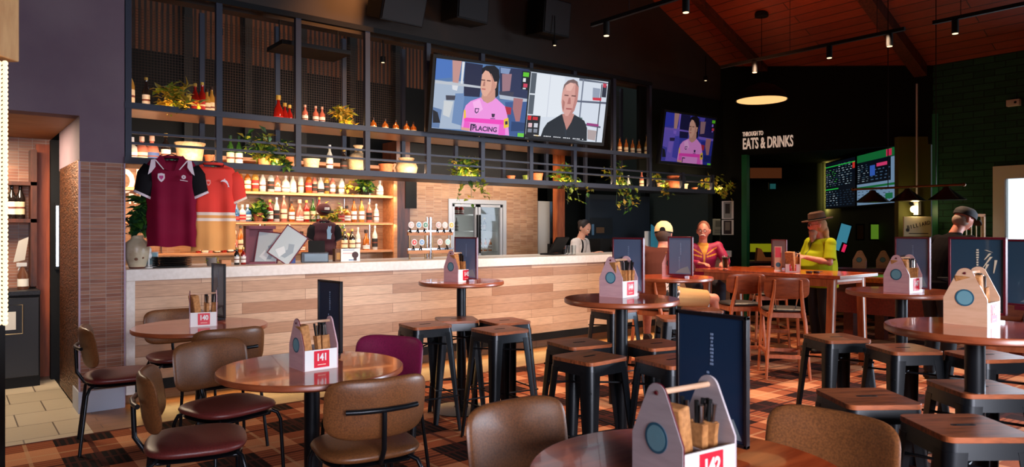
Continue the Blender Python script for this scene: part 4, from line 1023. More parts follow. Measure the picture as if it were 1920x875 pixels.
def crest(par, x, z, sc, c1, c2, tq=-.083, nm='crest'):
    m = MB().m(c1).at((x, tq, z), rx=0).prism([(-.02*sc, .022*sc), (0, .027*sc), (.02*sc, .022*sc), (.021*sc, -.006*sc), (.012*sc, -.022*sc), (0, -.032*sc), (-.012*sc, -.022*sc), (-.021*sc, -.006*sc)], 0, .004, 'y')
    m.m(c2).prism([(-.012*sc, .010*sc), (.012*sc, .010*sc), (.012*sc, -.004*sc), (0, -.018*sc), (-.012*sc, -.004*sc)], -.0015, 0, 'y'); return m.obj(nm, par)
crest(s1, -.075, -.17, 1.25, WHC, mat('crest_pink', (196, 60, 130), .7))
m = MB().m(WHC).at((.09, -.084, -.165))
for k in range(7): a = 2*pi*k/7; m.prism([(cos(a+q)*.0075 + cos(a)*.011, sin(a+q)*.0075 + sin(a)*.011) for q in [2*pi*j/6 for j in range(6)]], 0, .003, 'y')
m.prism([(-.028, -.022), (.030, -.030), (.031, -.036), (-.027, -.028)], 0, .003, 'y'); m.obj('shield_emblem', s1)
pj = onY(399, 300, V0-.02); s2 = shirt('football_shirt', 'coral and sand football shirt with twin white hoops hanging behind the polo', (pj.x, V0-.04, 2.005), radians(-6), .375, .745, CORAL, CORAL, mat('hoop_white', (240, 222, 206), .7), lower=SAND, seed=8)
crest(s2, -.055, -.165, .9, mat('crest_red', (236, 150, 140), .7), CORAL)
MB().m(WHC).at((.075, -.086, -.16)).prism([(-.034, .004), (-.022, .018), (-.006, .024), (.002, .034), (.006, .022), (.022, .010), (.030, -.008), (.034, -.028), (.042, -.040), (.032, -.036), (.026, -.044), (.026, -.026), (.014, -.006), (-.004, .006), (-.022, .008)], 0, .003, 'y').obj('leaping_fish_emblem', s2)
pj = onY(608, 430, 8.02); s3 = shirt('hung_jersey', 'dark maroon jersey with a pale blue graphic displayed on the back bar', (pj.x, 8.02, onY(608, 414, 8.02).z), radians(-6), .44, .56, mat('dark_maroon_cloth', (58, 10, 24), .8), BLKC, mat('dark_trim', (50, 30, 36), .8), seed=5); s3.scale = (.72,)*3
MB().m(mat('ghost_blue', (130, 160, 186), .7)).at((.05, -.085, -.10)).prism([(-.03, -.20), (.035, -.20), (.04, -.14), (.058, -.10), (.04, -.11), (.03, -.06), (.045, 0), (.035, .02), (.015, .0), (-.01, .02), (-.018, -.02), (-.035, -.05), (-.028, -.12)], 0, .003, 'y').obj('printed_figure', s3)
cph = onY(607, 392, 8.1)
c_ = thing('baseball_cap', 'dark cap with small white lettering perched above the dark jersey', 'cap', cph)
MB().m(mat('cap_maroon', (70, 14, 24), .8)).ball((0, 0, 0), (.085, .10, .075)).obj('crown', c_); MB().m(BLKC).at((0, -.10, -.03), rx=.3).prism([(.08*cos(a), .06*sin(a)) for a in [2*pi*k/16 for k in range(16)]], -.004, .004, 'z').obj('brim', c_)
MB().m(PAPER).box(-.03, -.022, -.102, -.096, -.01, .02).box(-.014, -.006, -.104, -.098, -.01, .02).box(.002, .010, -.104, -.098, -.01, .02).box(.018, .026, -.102, -.096, -.01, .02).obj('white_lettering', c_)

# ------------------------------------------------------------------ things on the counter
def onC(px, dy): p = onY(px, 430, V0+dy); return Vector((p.x, V0+dy, ZC))
p = onC(257, .16); v = thing('stoneware_jug', 'big speckled stoneware jug holding leafy branches at the pillar end of the counter', 'jug', p)
JM = speckle('stoneware', (206, 190, 160), (168, 144, 110), .35, 9, bs=.05, lo=.25, hi=.5)
MB().m(JM).lathe([(0,0),(.055,0),(.062,.01),(.088,.09),(.096,.16),(.086,.215),(.050,.245),(.044,.26),(.052,.275),(.046,.275),(.038,.258),(0,.24)], 32).obj('body', v, ang=60)
MB().m(JM).tube([(.05,0,.262),(.085,0,.262),(.098,0,.235),(.085,0,.205)], .009).obj('handle', v)
MB().m(mat('glaze_spot', (110, 62, 32), .4)).ball((-.022,-.083,.08), (.014,.006,.012)).obj('glaze_spot', v); MB().m(mat('glaze_spot', (110, 62, 32), .4)).ball((.028,-.08,.09), (.010,.006,.009)).obj('glaze_spot', v)
MB().m(mat('jug_foot', (92, 40, 30), .5)).lathe([(0,0),(.057,0),(.064,.012),(0,.012)], 28).obj('foot', v)
br = plant((p.x+.02, p.y-.02, ZC+.25), .24, .34, .02, 150, [3,0,3], 'leafy green branches standing in the stoneware jug', nm='leafy_branches', ls=(.06,.10), grp=None, seed=40, dp=.10, up=1)
if 'group' in br: del br['group']
p = onC(323, .22); gq = 'black plates stacked on the counter'
pl = MB().m(mat('black_plate', (16, 16, 18), .25)).lathe([(0,0),(.10,0),(.155,.012),(.158,.018),(.10,.007),(0,.006)], 40); o = pl.obj('plate'); o.location = p; tag(o, 'black plate in the stack on the counter below the shirts', 'plate', gq)
for k in range(1, 6): q = o.copy(); COL.objects.link(q); q.location = (p.x, p.y, ZC + .0145*k)
p = onC(285, .35); o = MB().m(WHITE).box(-.05, .05, 0, .01, 0, .13).m(mat('screen_pale', (150, 190, 196), .3)).box(-.04, .04, -.002, 0, .02, .12).m(WHITE).box(-.05,.05,-.03,.05,0,.008).obj('counter_tablet'); o.location = p; tag(o, 'white framed tablet behind the stoneware jug on the counter', 'tablet')
p = onC(279, .16); o = MB().m(WHITE).ball((0,0,.15), (.022,.022,.03)).ball((0,0,.105), (.026,.024,.03)).lathe([(.03,0),(.03,.006),(.006,.012),(.006,.09),(0,.09)], 20).obj('white_figurine'); o.location = p; tag(o, 'little white ornament beside the stoneware jug', 'ornament')
p = onC(397, .2)
pp = plant((p.x, p.y, ZC), .11, .12, 0, 60, [2,1], 'small yellow succulent in a grey pot on the counter', nm='potted_succulent', ls=(.025,.04), pot=mat('grey_pot', (130, 120, 112), .6), grp=None, seed=44, dp=.05)
pp.scale = (.75,)*3
if 'group' in pp: del pp['group']
def cbox(px, dy, w, d, h, mt, lab, nm='box', cat='box', rz=0, deco=None):
    p = onC(px, dy); m = MB().m(mt).box(-w/2, w/2, -d/2, d/2, 0, h)
    if deco: deco(m, w, d, h)
    o = m.obj(nm, bevel=.003); o.location = p; o.rotation_euler = (0, 0, rz); return tag(o, lab, cat)
cbox(422, .22, .085, .08, .05, SHELFW, 'small timber box beside the succulent', 'timber_box')
for dx, mt, lb in ((-.02, 'dark', 'dark green bottle standing in the counter clutter'), (.04, 'red', 'red bottle leaning behind the timber box')):
    p = onC(448, .25); bottle('spirit', mt, 'white', (p.x+dx, p.y, ZC), lb, 'odd bottles on the counter', .6)
# leaning framed posters in an open crate
p = onC(480, .32); cr = thing('maroon_crate', 'open maroon crate standing on the counter behind the leaning frames', 'crate', p, radians(-10)); CRM = mat('crate_maroon', (110, 34, 52), .5)
MB().m(CRM).box(-.10, -.07, -.06, .1, 0, .36).box(-.10, .17, -.06, .1, .33, .36).box(-.10, .17, .08, .1, 0, .36).box(-.10, .17, -.06, .1, 0, .02).obj('crate_shell', cr)
def frame(px, dy, w, h, tilt, lab, back=.0, zz=0):
    p = onC(px, dy); p.z = ZC + zz; t = thing('framed_poster', lab, 'picture frame', p, radians(-30)); t.rotation_euler = (radians(-10), tilt, radians(-34))
    e = .010; MB().m(CRM).box(-w/2, w/2, 0, .015, 0, e).box(-w/2, w/2, 0, .015, h-e, h).box(-w/2, -w/2+e, 0, .015, 0, h).box(w/2-e, w/2, 0, .015, 0, h).obj('frame', t)
    MB().m(mat('pale_print', (196, 208, 210), .35)).box(-w/2+e, w/2-e, .002, .010, e, h-e).m(mat('print_grey', (158, 172, 180), .4)).prism([(-w*.1, h*.12), (w*.2, h*.15), (w*.34, h*.4), (w*.2, h*.62), (.0, h*.55), (w*.1, h*.4)], .0005, .002, 'y').m(mat('print_white', (225, 232, 232), .4)).prism([(-w*.3, h*.2), (0, h*.08), (w*.1, h*.3), (-w*.1, h*.42)], .0003, .002, 'y').obj('print', t); return t
frame(497, .30, .22, .31, radians(6), 'framed pale poster standing upright in the maroon crate')
frame(520, .22, .24, .33, radians(34), 'framed pale poster leaning at a steep tilt against the maroon crate', zz=.04)
cbox(546, .26, .075, .05, .115, mat('blue_pack', (30, 60, 130), .5), 'blue packet with a pink and yellow emblem on the counter', 'packet', 'packet', -.3,
     lambda m, w, d, h: m.m(mat('pack_yellow', (240, 190, 40), .5)).at((.006, -d/2-.001, .06), rx=pi/2).lathe([(0,0),(.022,0),(.022,.002),(0,.002)], 8).m(mat('pack_pink', (230, 40, 130), .5)).box(-.015, .01, -.012, .0, .002, .004).at().m(mat('pack_pink', (0,0,0))).box(w/2-.02, w/2, -d/2-.002, -d/2, h-.03, h))
p = onC(590, .3); reg = thing('till_terminal', 'grey and black till terminal on the counter below the dark jersey', 'till', p, radians(-20))
MB().m(STEEL).box(-.13, .13, -.08, .12, 0, .10).obj('drawer', reg, bevel=.004); MB().m(mat('till_glass', (110, 124, 132), .12, .3)).box(-.10, .12, -.085, -.08, .012, .085).obj('display', reg)
MB().m(BLACK).at((.02, .0, .10), rx=radians(-20)).box(-.08, .08, 0, .02, .0, .12).obj('customer_screen', reg); MB().m(BLACK).cyl((.06,.05,.1), (.06,.05,.16), .015).obj('stalk', reg)
cbox(632, .3, .07, .06, .13, mat('brown_pack', (104, 66, 40), .6), 'brown patterned packet next to the till', 'packet', 'packet', 0, lambda m, w, d, h: m.m(mat('pack_gold', (170, 120, 50), .5)).box(-w*.3, w*.3, -d/2-.002, -d/2, .02, .09))
def dec(m, w, d, h):
    m.m(RED).box(-w*.4, w*.1, -d/2-.001, -d/2, h*.62, h*.65).m(mat('flyer_blue', (50, 110, 160), .5)).box(-w*.4, w*.2, -d/2-.001, -d/2, h*.86, h*.90).box(-w*.1, w*.3, -d/2-.001, -d/2, .01, h*.14).m(mat('flyer_dark', (60, 26, 30), .5)).at((w*.24, -d/2-.0005, h*.5), rx=pi/2).lathe([(0,0),(w*.17,0),(w*.17,.002),(0,.002)], 16).at((w*.24, -d/2-.0005, h*.2)).box(-w*.08, w*.08, -.001, .001, -.02, h*.3); m.at()
cbox(657, .25, .20, .012, .13, PAPER, 'white flyer with blue and red print and a dark figure on the counter', 'counter_flyer', 'flyer', radians(-8), dec)
# beer tap font
p0_, p1_ = onC(768, .30), onC(836, .30); tf = thing('beer_tap_rack', 'chrome beer tap rack with two tiers of round badges on the counter', 'beer taps', p0_)
tw = p1_.x - p0_.x + .06; zt = .44
for x in (tw*.50, tw*.42): m1 = MB().m(CHROME).cyl((x, 0, 0), (x, 0, .46), .018 if x > tw*.45 else .010); m1.obj('column', tf)
for z in (.31, .11):
    MB().m(CHROME).box(-.03, tw+.04, -.012, .012, z-.015, z+.01).obj('rail', tf, bevel=.004); MB().m(SHELFW).box(-.02, tw+.03, -.01, .02, z-.05, z-.016).obj('rail_trim', tf)
for x in (.0, tw*.38, tw*.55, tw): MB().m(mat('brass_leg', (150, 120, 84), .3, .8)).cyl((x, .0, 0), (x, .0, .30), .009).obj('leg', tf)
bc = [(236, 190, 180), (120, 170, 196), (96, 150, 120), (230, 180, 170), (214, 208, 200), (236, 186, 76), (222, 74, 66), (130, 170, 210), (236, 170, 160), (170, 214, 206)]
for k in range(10):
    up_ = k < 6; x = [.0, .10, .19, .37, .46, .55][k] if up_ else [.04, .14, .39, .50][k-6]; z = .375 if up_ else .185; x *= tw/.56
    b = MB().m(mat('badge_rim', (226, 222, 214), .3)).at((x, -.03, z), rx=pi/2).lathe([(0,0),(.034,0),(.036,.006),(0,.008)], 24).m(mat('badge_%d' % k, bc[k], .4)).lathe([(0,.008),(.027,.008),(.027,.0105),(0,.0105)], 24).m(WHITE).lathe([(0,.0105),(.010,.0105),(.010,.012),(0,.012)], 5).obj('tap_badge', tf)
    MB().m(BLACK).cyl((x, -.01, z-.04), (x, -.035, z-.085), .008).obj('spout', b)
# glasses and POS by the bartender
p = onC(1040, .34); ps = thing('pos_terminal', 'black point of sale screen on the counter in front of the bartender', 'till', p, radians(20))
MB().m(BLACK).at((0, 0, .03), rx=radians(32)).box(-.17, .17, -.012, .012, 0, .23).obj('monitor', ps, bevel=.005); MB().m(BLACK).box(-.10, .10, -.05, .16, 0, .02).box(-.03, .03, .05, .09, .02, .14).obj('foot', ps); MB().m(STEEL).box(.19, .25, -.03, .05, 0, .07).obj('card_reader', ps)
G0 = None
for k, px in enumerate((1062, 1069, 1076)):
    p = onC(px, .28)
    if G0 is None: G0 = MB().m(GLASSM).lathe([(.026,0),(.030,.12),(.0285,.12),(.0245,.008),(0,.008)], 18).obj('tumbler'); tag(G0, 'clear tumbler beside the till in front of the bartender', 'glass', 'tumblers by the till'); o = G0
    else: o = G0.copy(); COL.objects.link(o)
    o.location = p
p = onY(1197, 430, 7.3); o = MB().m(mat('cyan_board', (52, 150, 190), .5)).prism([(-.0, 0), (.16, 0), (.16, .30), (0, .40)], -.01, .01, 'y').m(mat('cyan_dark', (24, 90, 130), .5)).prism([(.16, 0), (.19, 0), (.19, .28), (.16, .30)], -.02, .02, 'y').obj('cyan_folder'); o.location = (p.x-.1, V0+.5, ZC); tag(o, 'cyan display folder standing on the counter', 'folder')
p = onC(1222, .6); o = MB().m(PAPER).box(-.14, .14, 0, .02, 0, .30).obj('white_board'); o.location = p; tag(o, 'white board leaning at the far counter behind the cream cap', 'board')
p = onC(1176, .35); cm = thing('coffee_machine', 'black coffee machine at the far end of the counter', 'coffee machine', (onY(1138,430,7.6).x, 7.6, 0)); MB().m(BLACK).box(-.35, .35, -.2, .2, 0, 1.30).obj('body', cm); MB().m(CHROME).box(-.30, .30, -.22, -.2, 1.02, 1.06).obj('front_rail', cm); MB().m(STEEL).cyl((-.1,-.2,1.2),(-.1,-.26,1.14),.03).obj('group_head', cm)
for k, dx in enumerate((0, .09)):
    p = onC(1166 + 10*k, .4)
    o = MB().m(PAPER).lathe([(.024,0),(.034,.10),(.032,.10),(.023,.004),(0,.004)], 18).obj('paper_cup'); o.location = p; tag(o, 'white paper cup behind the slate menu board of table 144', 'cup', 'paper cups')
p = onY(1351, 430, V0+1.0); bottle('wine', 'clear', 'white', (p.x, V0+1.0, 1.44-38*(p.x*FW[0] + (V0+1.0)*FW[1])/FPX), 'yellow-capped bottle on the white display stand', None, .8)
# notices on the wall behind the bar end
def poster(px, py, wpx, hpx, Y, cols, lab, nm='poster', cat='poster'):
    a, b = onY(px, py, Y), onY(px+wpx, py+hpx, Y); w, h = b.x-a.x, a.z-b.z
    m = MB().m(PAPER).box(0, w, -.008, 0, 0, h); m.m(mat(nm + '_%d' % px, cols[0], .6)).box(.012, w-.012, -.010, -.008, .012, h-.012)
    if len(cols) > 1: m.m(mat(nm + 'b_%d' % px, cols[1], .6)).box(w*.2, w*.8, -.012, -.010, h*.5, h*.88).box(w*.12, w*.88, -.012, -.010, h*.15, h*.2).box(w*.12, w*.88, -.012, -.010, h*.27, h*.32)
    o = m.obj(nm, smooth=False); o.location = (a.x, Y, b.z); return tag(o, lab, cat, 'notices behind the bar end')
YN = 8.1
def hposter(px, py, wpx, hpx, Y, cols, lab, nm='poster'):
    def hit(q, y):
        r = ray(q, y); t = (A.x*r[1] - A.y*r[0]) / (dn.y*r[0] - dn.x*r[1]); k = A + dn*t; D = k.x*FW[0] + k.y*FW[1]; return Vector((k.x, k.y, H + r[2]*D))
    a, b = hit(px, py), hit(px+wpx, py+hpx); w = (b.xy - a.xy).length; h = a.z - b.z
    m = MB().m(PAPER).box(0, w, -.008, 0, 0, h).m(mat('hp_%d' % py, cols[0], .6)).box(.03, w-.03, -.010, -.008, .012, h-.012).m(mat('hpb_%d' % py, cols[1], .6)).box(w*.3, w*.7, -.012, -.010, h*.3, h*.85)
    o = m.obj(nm, smooth=False); o.location = (a.x, a.y, b.z) ; o.rotation_euler = (0, 0, ang_h); o.location -= Vector((dn.y, -dn.x, 0))*-.01; return tag(o, lab, 'poster', 'notices behind the bar end')
hposter(1354, 377, 22, 33, YN, [(150, 150, 146), (50, 44, 40)], 'upper right grey poster with a dark figure behind the man in the maroon jacket')
hposter(1354, 412, 22, 28, YN, [(44, 28, 28), (120, 110, 100)], 'dark framed notice below the grey poster')
poster(1318, 410, 18, 30, YN, [(34, 44, 34), (90, 100, 80)], 'dark green notice just right of the moustached man')
poster(1337, 410, 18, 30, YN, [(190, 180, 182), (130, 126, 130)], 'pale lilac typed notice beside the dark green one')
poster(1286, 405, 28, 16, YN, [(90, 130, 150), (60, 90, 110)], 'blue landscape print behind the moustached man')
poster(1233, 413, 26, 20, YN, [(70, 110, 190), (90, 130, 200)], 'bright blue screen print behind the cream cap')
poster(1262, 420, 22, 14, YN, [(36, 40, 42), (70, 74, 76)], 'dim grey print between the two seated men')
a, b = onY(1107, 408, 7.98), onY(1148, 440, 7.98)
o = MB().m(mat('print_dark', (30, 38, 44), .5)).box(0, b.x-a.x, -.01, 0, 0, a.z-b.z).m(mat('print_brown', (120, 88, 60), .6)).box(.12, .30, -.012, -.01, .03, .12).m(mat('print_lblue', (110, 150, 180), .6)).box(.02, .07, -.012, -.01, .0, .17).obj('wall_print'); o.location = (a.x, 7.98, b.z); tag(o, 'dark print with blue and brown shapes above the coffee machine', 'picture')
# lit lettering on the tiles behind the jug
sgn = thing('lit_wall_sign', 'pale lit lettering on the tiles behind the stoneware jug', 'sign', (onY(252, 430, 8.49).x, 8.49, 0))
GLW = mat('lit_letter', (255, 236, 214), .5, emit=(255, 226, 190), es=.9)
text('OM', .36, plane_M((.0, -.01, onY(255, 348, 8.49).z+.03), (1,0,0), (0,0,1)), GLW, sgn, 'large_letters', .006, .010, .8)
text('R N', .15, plane_M((.04, -.01, onY(255, 370, 8.49).z-.02), (1,0,0), (0,0,1)), GLW, sgn, 'small_letters', .006, .004, .8)
# bottles in the fridge
for z, xs_, pool in ((1.66, (.12, .2, .28, .36), ['red', 'clear']), (1.42, (.12, .2, .28, .6, .68, .76), ['clear', 'dark', 'green', 'red']), (1.12, (.14, .24, .6, .69, .78, .86), ['dark', 'gold', 'amber']), (.86, (.6, .69, .78), ['amber', 'gold'])):
    for x in xs_: bottle('spirit' if z < 1.6 else 'squat', rb.choice(pool), 'white', (FR0 + x*fw/.98, YT+.22, z), 'bottle standing on a shelf of the lit fridge', 'bottles in the display fridge', .72)
# hall bottles
for px, zz, kd in ((22, 410, 'wine'), (38, 410, 'wine')):
    p = onY(px, zz, YB-.12); bottle(kd, 'dark', 'cream' if px == 38 else 'white', p, 'dark wine bottle with pale label on the lit hall shelf' if px == 38 else 'wine bottle half hidden at the edge of the hall shelf', 'wine bottles in the hall', 1.05)
p = onY(43, 430, YB-.3); sb = thing('spray_bottle', 'spray bottle with dark label on the hall worktop', 'spray bottle', (p.x, YB-.3, .88))
MB().m(mat('spray_body', (96, 60, 44), .3)).lathe([(0,0),(.042,0),(.044,.01),(.044,.14),(.018,.19),(.016,.21),(0,.21)], 20).obj('body', sb); MB().m(PAPER).lathe([(.0448,.03),(.0448,.10)], 20).obj('label', sb); MB().m(mat('trigger_grey', (190, 190, 196), .4)).box(-.05, .03, -.012, .012, .215, .25).tube([(-.02,0,.22),(-.035,0,.18)], .006).obj('trigger_head', sb)
p = onY(37, 430, YB-.15); o = MB().m(mat('pale_card', (190, 184, 180), .6)).prism([(-.05,-.0), (.04, .02), (.07, .24), (-.01, .20)], -.01, .01, 'y').obj('leaning_card'); o.location = (p.x, YB-.15, 1.13); tag(o, 'pale leaning card above the spray bottle in the hall', 'card')
p = onY(22, 430, YB-.55); o = MB().m(mat('magazine_rack', (170, 150, 120), .4, .4)).tube([(-.1,0,.0),(-.1,0,.26),(.08,0,.26),(.08,0,0),(-.1,0,0)], .005).m(PAPER).box(-.07, .03, -.004, .004, .04, .2).obj('card_holder'); o.location = (p.x, YB-.56, .50); tag(o, 'wire card holder fixed to the black hall cupboard', 'card holder')

# ------------------------------------------------------------------ screens
def em(c, es=.95):
    return mat('pixel_%d_%d_%d_%d' % (c[0], c[1], c[2], int(es*100)), (6, 6, 7), .5, emit=c, es=es, spec=.2)
def T_(x, y): return (780 + x/3.976, 80 + y/3.976)
YAW = radians(-6)
def online(px, O, yaw):
    r = ray(px, 430); d = (cos(yaw), sin(yaw)); return (O.x*r[1] - O.y*r[0]) / (d[1]*r[0] - d[0]*r[1])
O1 = onY(808, 430, V0-.13)
def scr(px, py):
    yt, yb = 107 + .184*(px-808), 241 + .077*(px-808); return (O1.x + online(px, O1, YAW), (yb-py)/(yb-yt))
LEFTPIC = [
 ((86,122,172), [(113,112),(800,225),(800,705),(113,640)]), ((72,116,190), [(113,112),(236,135),(236,260),(113,270)]), ((168,184,206), [(113,290),(330,290),(330,650),(113,640)]),
 ((206,210,214), [(190,430),(260,440),(240,560),(190,540)]), ((110,140,186), [(270,380),(340,380),(330,620),(260,600)]), ((96,124,168), [(113,480),(180,500),(170,640),(113,636)]),
 ((20,24,34), [(113,500),(150,520),(175,600),(120,600)]), ((196,146,140), [(230,132),(300,142),(285,310),(245,310)]), ((222,224,230), [(240,310),(288,312),(280,360),(246,350)]), ((222,226,232), [(303,145),(322,148),(318,310),(303,310)]),
 ((28,34,66), [(325,150),(455,175),(450,410),(335,400),(325,300)]), ((64,64,78), [(200,392),(272,396),(268,430),(205,428)]), ((190,196,206), [(113,275),(450,330),(450,345),(113,300)]),
 ((40,48,84), [(580,196),(800,225),(800,430),(600,420)]), ((130,150,190), [(585,200),(660,212),(650,250),(590,240)]), ((158,118,128), [(600,245),(672,250),(668,370),(612,372)]), ((60,60,80), [(590,370),(700,380),(690,430),(600,430)]), ((180,190,206), [(590,395),(800,430),(800,455),(600,425)]),
 ((56,88,146), [(640,450),(800,450),(800,705),(690,690)]), ((176,34,54), [(640,480),(690,490),(690,540),(650,540)]), ((170,112,116), [(700,420),(770,430),(760,590),(730,590),(700,500)]), ((30,60,110), [(700,590),(800,600),(800,660),(700,660)]),
 ((18,14,22), [(450,200),(480,182),(540,184),(575,215),(585,270),(580,320),(585,400),(570,415),(555,400),(560,300),(500,240),(455,240)]),
 ((206,150,132), [(465,385),(560,360),(565,430),(510,462),(462,420)]),
 ((228,172,150), [(455,225),(480,215),(510,225),(530,290),(568,300),(566,340),(545,375),(520,404),(480,404),(462,380),(450,340),(452,290)]),
 ((18,14,22), [(450,235),(470,195),(520,190),(560,230),(575,300),(545,300),(520,250),(500,225),(475,215),(455,245)]),
 ((206,148,130), [(520,240),(548,300),(566,330),(545,372),(520,402),(500,404),(528,360),(530,310)]), ((212,126,200), [(510,456),(560,470),(600,560),(580,575),(540,500)]), ((222,132,208), [(640,480),(660,545),(650,580),(615,560),(620,500)]), ((90,50,46), [(452,280),(480,284),(480,292),(452,288)]), ((90,50,46), [(492,286),(520,290),(520,298),(492,294)]), ((190,104,100), [(458,345),(488,349),(486,358),(460,354)]), ((176,120,108), [(470,296),(480,296),(482,330),(464,330)]),
 ((240,150,226), [(330,650),(338,520),(352,470),(385,438),(458,412),(480,440),(510,456),(545,440),(568,418),(640,480),(665,550),(690,692),(400,664)]),
 ((250,180,238), [(400,445),(450,425),(480,500),(430,540)]), ((244,66,190), [(345,560),(650,580),(655,615),(350,590)]), ((240,90,200), [(350,590),(392,596),(392,655),(345,650)]), ((238,96,204), [(610,612),(655,615),(660,690),(608,688)]),
 ((238,196,50), [(340,505),(352,500),(360,560),(345,570)]), ((238,196,50), [(640,575),(672,562),(682,630),(645,640)]), ((30,24,60), [(650,590),(668,586),(672,610),(654,614)]), ((222,162,146), [(330,632),(395,640),(395,662),(332,652)]),
 ((70,30,90), [(420,490),(452,492),(448,520),(434,532),(420,518)]), ((250,170,236), [(427,497),(446,498),(443,514),(434,522),(427,513)]), ((60,40,70), [(545,532),(572,534),(568,560),(550,558)]), ((110,60,120), [(540,565),(575,567),(575,573),(540,571)]),
 ((30,20,60), [(397,606),(436,610),(436,620),(407,617),(407,660),(397,658)]),
 ((14,16,20), [(748,232),(798,240),(798,370),(750,360)]), ((96,200,40), [(752,240),(795,246),(795,276),(752,270)]), ((222,226,230), [(755,282),(775,284),(775,310),(755,308)]), ((206,60,90), [(760,320),(790,324),(790,350),(760,346)]), ((210,214,220), [(758,350),(780,352),(780,362),(758,360)]), ((110,206,60), [(750,672),(797,676),(797,702),(750,698)])]
RIGHTPIC = [
 ((214,222,234), [(808,240),(1378,338),(1378,738),(808,708)]), ((84,92,102), [(812,246),(852,252),(850,540),(812,536)]), ((228,234,242), [(852,252),(1060,290),(1060,560),(900,560),(852,540)]), ((206,212,224), [(950,270),(956,271),(956,560),(950,560)]),
 ((224,230,238), [(812,390),(852,394),(852,404),(812,400)]), ((96,104,120), [(1165,300),(1378,345),(1378,352),(1165,318)]), ((120,128,146), [(1190,310),(1200,312),(1200,600),(1190,600)]), ((90,96,116), [(1160,450),(1378,470),(1378,484),(1160,462)]), ((90,96,116), [(1180,600),(1356,630),(1356,642),(1180,612)]),
 ((70,76,90), [(1330,350),(1338,352),(1338,735),(1330,733)]), ((150,160,180), [(1270,370),(1325,380),(1325,450),(1275,445)]), ((206,40,60), [(1275,436),(1340,442),(1340,460),(1278,454)]), ((40,44,60), [(1340,360),(1372,362),(1372,440),(1340,436)]), ((196,60,80), [(1340,345),(1368,350),(1364,376),(1344,372)]),
 ((150,50,120), [(1250,604),(1340,616),(1340,632),(1255,622)]), ((80,110,110), [(1170,560),(1215,570),(1215,590),(1175,586)]), ((176,160,160), [(1262,650),(1330,660),(1325,725),(1268,715)]),
 ((192,132,122), [(1065,540),(1150,540),(1150,600),(1110,655),(1065,610)]),
 ((216,160,150), [(1048,400),(1056,340),(1080,315),(1120,308),(1150,325),(1166,370),(1166,450),(1150,520),(1125,556),(1090,556),(1062,520),(1048,460)]),
 ((190,130,122), [(1140,330),(1164,370),(1166,450),(1150,520),(1126,556),(1108,556),(1136,500),(1144,440)]), ((232,182,170), [(1070,345),(1110,326),(1130,345),(1110,385),(1076,380)]), ((180,120,112), [(1056,440),(1075,460),(1072,520),(1058,500)]), ((120,96,94), [(1050,392),(1056,340),(1082,313),(1120,306),(1152,324),(1166,366),(1160,360),(1140,336),(1100,328),(1068,345),(1056,372)]),
 ((110,70,66), [(1066,408),(1096,412),(1096,420),(1066,416)]), ((110,70,66), [(1118,414),(1150,418),(1150,426),(1118,422)]), ((180,116,110), [(1100,430),(1112,432),(1118,475),(1092,474)]), ((168,90,88), [(1086,500),(1130,504),(1128,514),(1088,510)]),
 ((14,24,34), [(918,705),(935,640),(960,600),(1062,540),(1080,590),(1106,652),(1135,600),(1152,546),(1230,590),(1256,640),(1264,728)]), ((24,38,50), [(1085,600),(1106,655),(1112,720),(1104,720)]),
 ((12,12,18), [(808,545),(905,552),(905,705),(808,700)]), ((222,40,46), [(812,548),(838,550),(838,580),(812,578)]), ((200,30,36), [(848,556),(886,560),(886,582),(848,578)]), ((228,190,196), [(820,600),(848,602),(848,632),(820,630)]), ((208,212,222), [(862,602),(890,604),(890,634),(862,632)]),
 ((130,136,150), [(820,640),(850,642),(850,668),(820,666)]), ((130,136,150), [(862,642),(890,644),(890,670),(862,668)]), ((10,10,16), [(800,680),(1262,732),(1262,748),(800,706)]), ((240,196,80), [(870,684),(910,688),(910,696),(870,692)])]
def picture(parent, pics, mapf, es, name='screen_picture'):
    m = MB()
    for k, (c, poly) in enumerate(pics):
        m.m(em(c, es)); m.add([mapf(p, -.0012*0 - .00022*k) for p in poly], [tuple(range(len(poly)))])
    return m.obj(name, parent, smooth=False, recalc=False)
YB0, YTP = V0 - .13, V0 - .25
zb, ztp = 2.50, 3.21
xa = O1.x; xb = xa + online(1127, O1, YAW)
wt = xb - xa; tl = math.atan2(YB0-YTP, ztp-zb); hh = math.hypot(YB0-YTP, ztp-zb)
tv = thing('wide_screen', 'very wide lit screen showing a pink-shirted player and a man in dark polo', 'screen', (xa, YB0, zb)); tv.rotation_euler = (tl, 0, YAW)
MB().m(BLACK).box(-.035, wt+.05, .0, .07, -.045, hh+.035).obj('housing', tv, bevel=.004)
MB().m(mat('screen_black', (5,5,6), .25)).box(0, wt, -.004, 0, 0, hh).obj('panel', tv)
f_ = lambda p, o: ((lambda q: (q[0]-xa, -.006+o, q[1]*hh))(scr(*T_(*p))))
picture(tv, LEFTPIC + RIGHTPIC, f_, .95)
q = scr(*T_(500, 645)); text('PLACING', .072, plane_M((q[0]-xa, -.030, q[1]*hh), (1,0,0), (0,0,1)), em((40,24,70)), tv, 'shirt_lettering', .0002, .002, 1.05)
for k in range(26):
    if k == 0: mm = MB().m(em((232,234,240)))
    fx = .555 + k*.0122; rr_ = random.Random(k).uniform(.006, .010)
    mm.box(wt*fx, wt*(fx+rr_), -.0325, -.032, .012, .022) if k % 5 != 4 else None
mm.obj('ticker_lettering', tv, smooth=False)
MB().m(STEEL).box(.3, .36, .07, .36, .2, .26).box(wt-.36, wt-.30, .07, .36, .2, .26).obj('bracket', tv)
xa2, xb2 = onY(1244, 430, V0-.15).x, onY(1336, 430, V0-.15).x; w2 = xb2-xa2; z2b, h2 = 2.385, .67
